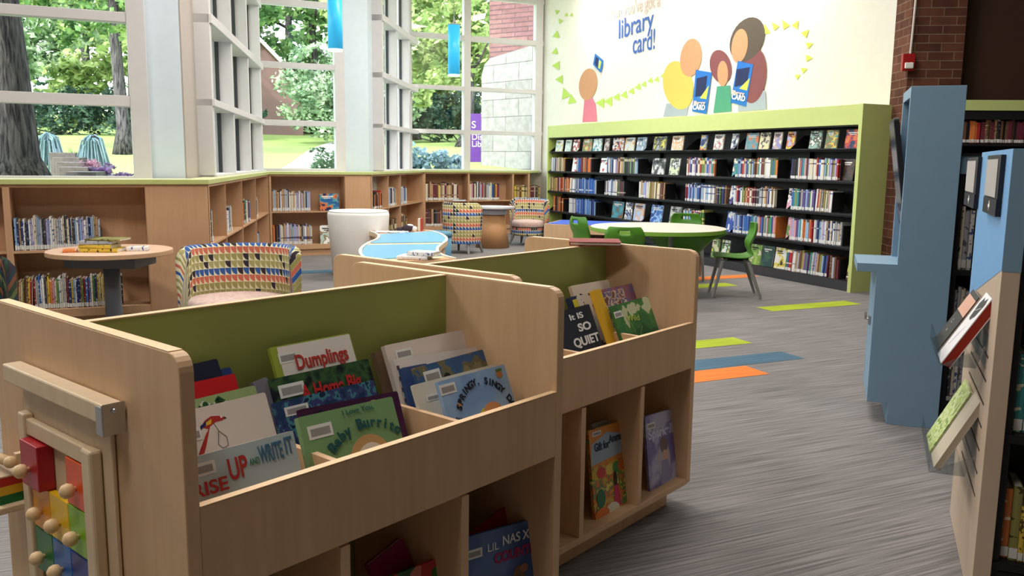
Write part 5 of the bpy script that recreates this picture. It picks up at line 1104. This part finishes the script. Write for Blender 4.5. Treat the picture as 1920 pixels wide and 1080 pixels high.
def flatbook(label, x, y, z, w, d_, h, rz, c):
    o = bpy.data.objects.new('book', BME); link(o); o.matrix_world = Matrix.Translation((x, y, z)) @ Matrix.Rotation(rz, 4, 'Z') @ Matrix(((0, 0, -1, w/2), (0, 1, 0, -d_/2), (1, 0, 0, 0), (0, 0, 0, 1))) @ Matrix.Diagonal((h, d_, w, 1))
    o.material_slots[0].link = 'OBJECT'; o.material_slots[0].material = SPM[c]; return tag(o, label, 'book')
q = G(790, 484, zt); flatbook('white book lower of two at the near end of the wavy table', q.x-.06, q.y+.02, zt-.0075, .28, .2, .03, -.2, 'white'); flatbook('white book upper of two at the near end of the wavy table', q.x+.02, q.y+.03, zt+.024, .26, .17, .035, -.35, 'white')
q = G(720, 434, zt); flatbook('white paper book lying at the far end of the wavy table', q.x+.1, q.y, zt-.0075, .4, .2, .01, .1, 'white')
q = G(765, 433, zt); t2 = thing('soft_toy', 'small dark and white toy lying at the far end of the wavy table', 'toy', (q.x, q.y, zt-.0075)); m = MB(); m.ball((0, 0, .045), .045, sc=(1.6, 1, 1)); m.ball((-.1, 0, .03), .03, sc=(1.5, 1, .9)); m.build('body', plain((60, 50, 60), .8), t2, smooth=True); m = MB(); m.ball((.02, 0, .075), .03, sc=(1.6, 1, .6)); m.ball((.08, 0, .035), .034); m.build('patch', WHITE, t2, smooth=True)
q = G(789, 431, zt); t2 = thing('book', 'upright red and cream book at the far end of the wavy table', 'book', (q.x, q.y, zt-.0075)); m = MB(); m.box((-.03, -.06, 0), (.0, .06, .15)); m.build('pages', PAGES, t2); m = MB(); m.box((0.0005, -.065, 0), (.025, .065, .155)); m.build('cover', plain((180, 70, 54), .5), t2)
t = thing('stool', 'small round blue stool right of the wavy table', 'stool', (-1.0, 10.75, 0)); SB = plain((84, 130, 158), .6)
m = MB(); m.lathe([(.20, 0), (.215, .02), (.235, .50)], 36); m.build('body', SB, t, smooth=True); m = MB(); m.lathe([(.24, .501), (.24, .54), (.22, .56), (.01, .565)], 36); m.build('seat', SB, t, smooth=True)

# low maple box table with a blue top
t = thing('low_box_table', 'low maple box with a bright blue top behind the farther bin', 'table', (1.03, 11.75, 0), -.30)
m = MB(); m.box((-.50, -.45, 0), (-.02, -.42, .62)); m.build('front_panel', MAPLE, t); m = MB(); m.box((-.50, -.42, 0), (-.47, .45, .62)); m.build('side_panel', MAPLE, t); m = MB(); m.box((.50, -.42, 0), (.53, .45, .62)); m.build('side_panel', MAPLE, t)
m = MB(); m.box((-.47, .42, 0), (.50, .45, .62)); m.build('back_panel', MAPLE, t); m = MB(); m.box((-.02, -.45, .50), (.53, -.42, .62)); m.build('front_rail', MAPLE, t)
m = MB(); m.box((-.47, -.42, .60), (.50, .42, .624)); m.build('blue_top', plain((36, 84, 196), .35), t); m = MB(); m.box((-.47, -.42, .15), (.50, .42, .18)); m.build('lower_shelf', plain((90, 110, 130), .6), t)

# ------------------------------------------------------------------ green table and chairs
GRC = plain((74, 130, 34), .4, .4, name='green_plastic'); GRE = plain((128, 170, 66), .45)
t = thing('activity_table', 'large round white-topped table with a green rim beside the black bookcase', 'table', (1.62, 9.55, 0))
round_top(.75, .74, .045, plain((222, 208, 196), .35), GRE, t)
m = MB(); m.lathe([(.10, .25), (.16, .42), (.34, .62), (.50, .69)], 32, M=Matrix.Translation((.25, -.1, 0))); m.build('under_skirt', GRC, t, smooth=True)
for a in (35, 155, 275):
    a = math.radians(a); m = MB(); m.tube([(.55*math.cos(a), .55*math.sin(a), .69), (.58*math.cos(a), .58*math.sin(a), .02)], .025, 12); m.build('leg', GREYSTEEL, t); 
def green_chair(label, x, y, face):
    """moulded one-piece shell, local front is -y"""
    t = thing('plastic_chair', label, 'chair', (x, y, 0), face, group='green plastic chairs around the round table')
    prof = [(-.21, .425, .19), (-.19, .445, .20), (-.10, .440, .215), (.02, .430, .22), (.12, .438, .215), (.175, .47, .20), (.165, .53, .18), (.175, .60, .185), (.205, .67, .20), (.225, .74, .195), (.225, .795, .17), (.222, .815, .15)]
    pp = smooth_pts([Vector(p_) for p_ in prof], 3); nx = 14; m = MB()
    for (yy, zz, hw) in pp:
        for i in range(nx+1):
            s_ = -1 + 2*i/nx; curve = (abs(s_)**2.2)
            back = max(0, min(1, (zz-.45)/.15)); m.v.append((s_*hw, yy - curve*.045*back, zz + curve*.018*(1-back)))
    for j in range(len(pp)-1):
        for i in range(nx):
            if 5 <= i <= 8 and .735 < pp[j][1] < .775: continue
            m.f.append([j*(nx+1)+i, j*(nx+1)+i+1, (j+1)*(nx+1)+i+1, (j+1)*(nx+1)+i]); m.m.append(0)
    m.build('shell', GRC, t, smooth=True, solid=.012)
    for sx in (-1, 1):
        m = MB(); m.tube([(sx*.13, -.10, .425), (sx*.19, -.15, .40), (sx*.215, -.235, .01)], [.018, .023, .014], 10); m.build('leg', GREYSTEEL, t)
        m = MB(); m.tube([(sx*.13, .09, .425), (sx*.18, .13, .40), (sx*.215, .27, .01)], [.018, .023, .014], 10); m.build('leg', GREYSTEEL, t)
    m = MB(); m.box((-.14, -.11, .405), (.14, .10, .418)); m.build('seat_support', BLACK, t)
    return t
green_chair('green plastic chair in profile at the right of the round table', 2.44, 9.35, math.radians(-97))
green_chair('green plastic chair with its back to us in front of the round table', 1.14, 8.66, math.radians(172))
green_chair('green plastic chair facing us behind the round table', 2.18, 10.72, math.radians(-8))
green_chair('green plastic chair at the left of the round table', .93, 10.1, math.radians(118))
t = thing('crate', 'black and orange crate on the floor under the round table', 'crate', (1.75, 10.6, 0), .2); m = MB(); m.box((-.42, -.18, 0), (.42, .18, .42)); m.build('body', plain((36, 34, 38), .6), t, bevel=.01); m = MB(); m.box((-.52, -.17, 0), (-.4205, .17, .42)); m.build('side_pocket', plain((200, 84, 40), .6), t, bevel=.01)

# ------------------------------------------------------------------ blue catalogue station
SX = Vector((2.377, 4.596, 0)); st_ = thing('computer_station', 'tall blue computer station with a side desk at the end of the second shelving range', 'computer station', M=frame(SX, D, N))
o1_ = [(-.262, 0), (-.03, 0), (0.0, .0), (0, 1.872), (-.268, 1.872), (-.268, .91), (-.474, .91), (-.474, .862), (-.372, .862), (-.372, .12), (-.262, .12)]
m = MB(); m.prism(o1_, 0, .035, 'y'); m.build('front_panel', LBLUE, st_, bevel=.002)
m = MB(); m.prism(o1_, .47, .50, 'y'); m.build('back_panel', LBLUE, st_, bevel=.002)
m = MB(); m.box((-.267, .035, 1.815), (-.001, .47, 1.871)); m.build('top_panel', LBLUE, st_)
m = MB(); m.box((-.473, .035, .863), (-.03, .47, .909)); m.build('desk', LBLUE, st_)
m = MB(); m.box((-.371, .035, .121), (-.33, .47, .8625)); m.build('side_panel', LBLUE, st_)
m = MB(); m.box((-.261, .035, 0), (-.23, .47, .12)); m.build('plinth', LBLUE, st_)
m = MB(); m.box((-.03, .035, 0.0), (-.001, .47, 1.8145)); m.build('side_panel', LBLUE, st_)
m = MB(); m.tube([(-.38, .22, .56), (-.40, .22, .56), (-.40, .22, .60)], .008, 8); m.box((-.385, .19, .53), (-.3725, .25, .58)); m.build('lock_handle', CHROME, st_)
t = thing('monitor', 'black computer monitor tilted on a wall arm inside the blue station', 'monitor', M=frame(SX + -.24*D + .26*N, D, N) @ Matrix.Translation((0, 0, 1.38)) @ Matrix.Rotation(math.radians(-9), 4, 'Y'))
m = MB(); m.prism(rpoly(.40, .60, .02, -.20, -.26), -.045, -.02, 'x'); m.build('housing', plain((18, 18, 22), .35, .5), t); m = MB(); m.box((-.0475, -.185, -.245), (-.0455, .185, .325)); m.build('screen', plain((60, 70, 90), .15, .6), t)
m = MB(); m.box((-.02, -.06, -.06), (.03, .06, .06)); m.box((.03, -.03, -.03), (.18, .03, .03)); m.build('arm', BLACK, t)

# range 2 behind the station
r2 = thing('shelving_range', 'black steel shelving range with a blue top strip behind the blue computer station', 'shelving', M=frame(SX + .01*D + .05*N, D, N))
def steel_range(t, L_, dep, zs, ztop, kick=.12):
    m = MB(); m.box((0, dep/2-.01, 0), (L_, dep/2+.01, ztop-.07)); m.build('back_panel', BLACK, t)
    m = MB(); m.box((0, .02, 0), (L_, dep-.02, kick)); m.build('plinth', plain((36, 36, 38), .6), t)
    for z in zs:
        if z <= kick+.01: continue
        m = MB(); m.box((0, .005, z-.03), (L_, dep-.005, z-.0005)); m.build('shelf', BLACK, t)
    m = MB(); m.box((0, 0, ztop-.11), (L_, dep, ztop-.015)); m.build('top_strip', LBLUE, t); m = MB(); m.box((0, -.01, ztop-.0145), (L_, dep+.01, ztop)); m.build('top_cap', BLACK, t)
    for x in (.012, L_-.012): m = MB(); m.box((x-.012, .01, kick), (x+.012, dep-.01, ztop-.11)); m.build('upright', BLACK, t)
steel_range(r2, 1.5, .44, [.15, .52, .89], 1.52)
O2 = SX + .01*D + .05*N
for z, h, a1, tn in [(.8895, .34, .6, 'dark'), (.5195, .27, .6, 'dark'), (.1205, .30, .6, 'dark')]:
    books('on the shelf of height %s behind the blue station' % {.8895: 'eye level', .5195: 'the middle', .1205: 'the floor'}[z], O2, D, N, z, .03, .10, 'pale', h, tk=.018, lab=1, seed=int(z*99)); books('on the shelf of height %s behind the blue station' % {.8895: 'eye level', .5195: 'the middle', .1205: 'the floor'}[z], O2, D, N, z, .115, a1, 'earth', h*1.05, tk=.02, lab=1, seed=int(z*77))

# slatwall end panel and its range
P0 = Vector((1.535, 2.66, 0)); P1_ = Vector((1.868, 3.45, 0)); sn = (P1_-P0).normalized(); sd = Vector((sn.y, -sn.x, 0)); SLn = (P1_-P0).length
sl = thing('slatwall_end_panel', 'blue and tan slatwall end panel at the right edge of the photo', 'end panel', M=frame(P0, sd, sn))
m = MB(); m.box((.0, 0, 0), (.052, SLn, 1.505)); o = m.build('panel', SLATWOOD, sl, bevel=.0015)
m = MB(); m.prism([(-.0, .955), (.0, 1.5045)] and [(0.001, 1.13), (SLn-.001, .93), (SLn-.001, 1.5055), (.001, 1.5055)], -.0012, .0001, 'x'); m.build('blue_face', SLATBLUE, sl)
m = MB(); m.box((-.0005, -.0012, 1.125), (.0525, .0001, 1.5056)); m.build('blue_edge', LBLUE, sl)
m = MB(); m.box((-.0004, .0, 1.5052), (.0524, SLn, 1.5062)); m.build('blue_top', SLATBLUE, sl)
for z in (.34, .42, .50, .58, .66, .74, .82): m = MB(); m.box((-.0015, .12, z), (-.0, SLn-.24, z+.007)); m.build('slat_groove', plain((60, 50, 44), .8), sl)
SP0, SP1 = P0, P1_
def sw(px, py): q = VP(px, py, SP0, SP1); return (q - Vector((P0.x, P0.y, 0))).dot(sn), q.z
for (pa, pb, lb) in [((1823, 296), (1843, 391), 'far sign holder with a white arrow on the blue end panel'), ((1862, 292), (1888, 406), 'near sign holder with a white arrow on the blue end panel')]:
    n0, za = sw(*pa); n1_, _ = sw(pb[0], pa[1]); _, zb_ = sw((pa[0]+pb[0])/2, pb[1]); n0, n1_ = max(n0, n1_), min(n0, n1_); wv = n0-n1_
    t = thing('sign_holder', lb, 'sign', M=frame(P0 + n1_*sn, sn, -1*sd) @ Matrix.Translation((0, 0, zb_)) if False else frame(P0 + n0*sn + Vector((0, 0, zb_)), -1*sn)); hv_ = za-zb_
    m = MB(); m.box((0, -.016, hv_*.28), (wv, -.002, hv_)); m.build('holder_frame', plain((40, 40, 48), .4), t); m = MB(); m.box((wv*.02, -.018, hv_*.30), (wv*.86, -.0165, hv_*.93)); m.build('insert_card', plain((176, 170, 168), .6), t)
    m = MB(); m.box((0, -.018, 0), (wv, -.002, hv_*.275)); m.build('arrow_plate', plain((34, 32, 42), .4), t)
    c = (wv*.5, hv_*.14); a = min(wv*.22, hv_*.09); m = MB(); m.box((c[0]-a*1.2, -.0195, c[1]-a*.28), (c[0]+a*.2, -.0185, c[1]+a*.28)); m.prism([(c[0]+a*.0, c[1]-a), (c[0]+a*1.2, c[1]), (c[0]+a*.0, c[1]+a)], -.0195, -.0185, 'y'); m.build('white_arrow', WHITE, t)
# acrylic pockets with books on the slatwall (outward is -sd)
def pocket(label, n0, z, w, bks):
    M = frame(P0 + n0*sn + Vector((0, 0, z)), -1*sn)     # local x towards us, -y outwards
    t = thing('acrylic_pocket', label, 'book holder', M=M, group='clear pockets on the slatwall')
    R_ = Matrix.Rotation(math.radians(-24), 4, 'X')
    m = MB(); m.box((0, -.14, 0), (w, -.03, .004)); m.box((0, -.143, 0), (w, -.140, .06)); m.build('tray', ACRYL, t); m = MB(); m.box((.002, -.002, 0), (w-.002, -.0005, .12)); m.build('back_plate', ACRYL, t)
    m = MB(); m.prism([(-.14, .0), (-.03, .0), (-.002, .08)], 0, .003, 'x'); m.build('side_plate', ACRYL, t); m = MB(); m.prism([(-.14, .0), (-.03, .0), (-.002, .08)], w-.003, w, 'x'); m.build('side_plate', ACRYL, t)
    for (lb, x0, bw, bh, th, y0, cov, edge, art, deg) in bks:
        MM_ = M @ Matrix.Translation((x0, y0, .006)) @ Matrix.Rotation(math.radians(-deg), 4, 'X')
        b = thing('picture_book', lb, 'book', M=MM_); m = MB(); m.box((0, 0, 0), (bw, .003, bh)); m.build('cover', cov, b); m = MB(); m.box((.001, .0031, .001), (bw-.001, th-.0031, bh-.001)); m.build('pages', edge, b); m = MB(); m.box((0, th-.003, 0), (bw, th, bh)); m.build('back_cover', cov, b)
        if art: a_ = Art(b, bw, bh); art(a_); a_.done()
def art_boot(a): a.poly([(.3, .60), (.5, .58), (.75, .66), (.85, .84), (.7, .92), (.5, .86), (.3, .9), (.18, .8)], (38, 34, 44)); a.line([(.3, .70), (.7, .78)], .002, WHITE); a.line([(.3, .2), (.6, .5)], .003, (196, 180, 216)); a.rect(.4, .95, .5, .98, INK)
def art_blk(a): a.rect(.0, .62, 1, .92, (214, 160, 140)); a.txt('C', .35, .42, .10, WHITE); a.txt('is', .45, .28, .08, WHITE)
pocket('clear acrylic pocket holding the red-edged book, upper of two on the slatwall', .66, .775, .50, [
    ('thick white book with red page edges in the upper clear pocket', .33, .16, .285, .034, -.135, plain((232, 228, 232), .4), plain((150, 40, 22), .5), art_boot, 30),
    ('black book with a pink band behind the red-edged one in the upper clear pocket', .06, .22, .24, .012, -.135, plain((44, 42, 48), .4), PAGES, art_blk, 30)])
pocket('clear acrylic pocket holding two thin books, lower on the slatwall', .70, .385, .52, [
    ('cream book in the lower clear pocket', .32, .16, .30, .022, -.125, plain((196, 184, 166), .5), plain((186, 170, 150), .6), None, 26),
    ('light green leafy book in the lower clear pocket', .08, .22, .27, .01, -.130, mix_art('lime_print', [(180, 200, 110), (210, 220, 170), (130, 160, 70)], 30), PAGES, None, 26)])
r3 = thing('shelving_range', 'black steel shelving range at the right edge, behind the slatwall end panel', 'shelving', M=frame(P0 + .053*sd + .03*sn, sd, sn))
steel_range(r3, 1.0, SLn-.08, [.16, .595, 1.03], 1.50)
O3 = P0 + .053*sd + .03*sn
books('on the floor-level shelf at the right edge', O3, sd, sn, .16, .03, .05, 'rust', .23, tk=.02, seed=5); books('on the floor-level shelf at the right edge', O3, sd, sn, .16, .052, .075, 'green', .25, tk=.02, seed=6)
books('on the floor-level shelf at the right edge', O3, sd, sn, .16, .078, .13, 'yellowset', .19, tk=.017, seed=7, hv=.01)
books('on the floor-level shelf at the right edge', O3, sd, sn, .16, .135, .6, 'mixed', .22, tk=.017, seed=8)
books('on the middle shelf at the right edge', O3, sd, sn, .595, .03, .30, 'tealset', .26, tk=.026, seed=9, hv=.01); books('on the upper shelf at the right edge', O3, sd, sn, 1.03, .05, .5, 'dark', .25, tk=.02, seed=10)

# lime-topped wall bookcase in the distance on the right
p0 = atY(1760, 188, 8.95); O4 = Vector((4.42, 8.97, 0)); dd4 = Vector((.995, -.10, 0)).normalized(); nn4 = UP.cross(dd4)
t = thing('bookcase', 'distant black bookcase with a lime canopy against the dark brown wall', 'bookcase', M=frame(O4, dd4, nn4))
m = MB(); m.box((0, .36, 0), (4.2, .38, 2.0)); m.build('back_panel', BLACK, t); m = MB(); m.box((0, 0, 2.02), (4.2, .38, 2.125)); m.build('canopy', plain((196, 208, 132), .5), t); m = MB(); m.box((0, .01, 1.93), (4.2, .36, 2.019)); m.build('canopy_soffit', BLACK, t)
for z in (.55, .95, 1.32, 1.69): m = MB(); m.box((0, .005, z-.03), (4.2, .355, z)); m.build('shelf', BLACK, t)
m = MB(); m.box((0, .02, 0), (4.2, .355, .12)); m.build('plinth', BLACK, t)
for x in (0, 4.17): m = MB(); m.box((x, .003, .12), (x+.03, .358, 1.93)); m.build('upright', BLACK, t)
books('on the shelf of the distant lime-topped bookcase', O4, dd4, nn4, 1.6905, .2, .40, 'rust', .22, tk=.024, seed=21); books('on the shelf of the distant lime-topped bookcase', O4, dd4, nn4, 1.6905, .40, 1.6, 'brown', .235, tk=.026, seed=22)
books('on the lower shelf of the distant lime-topped bookcase', O4, dd4, nn4, 1.3205, .2, 1.0, 'brown', .23, tk=.026, seed=23)
emit_books()
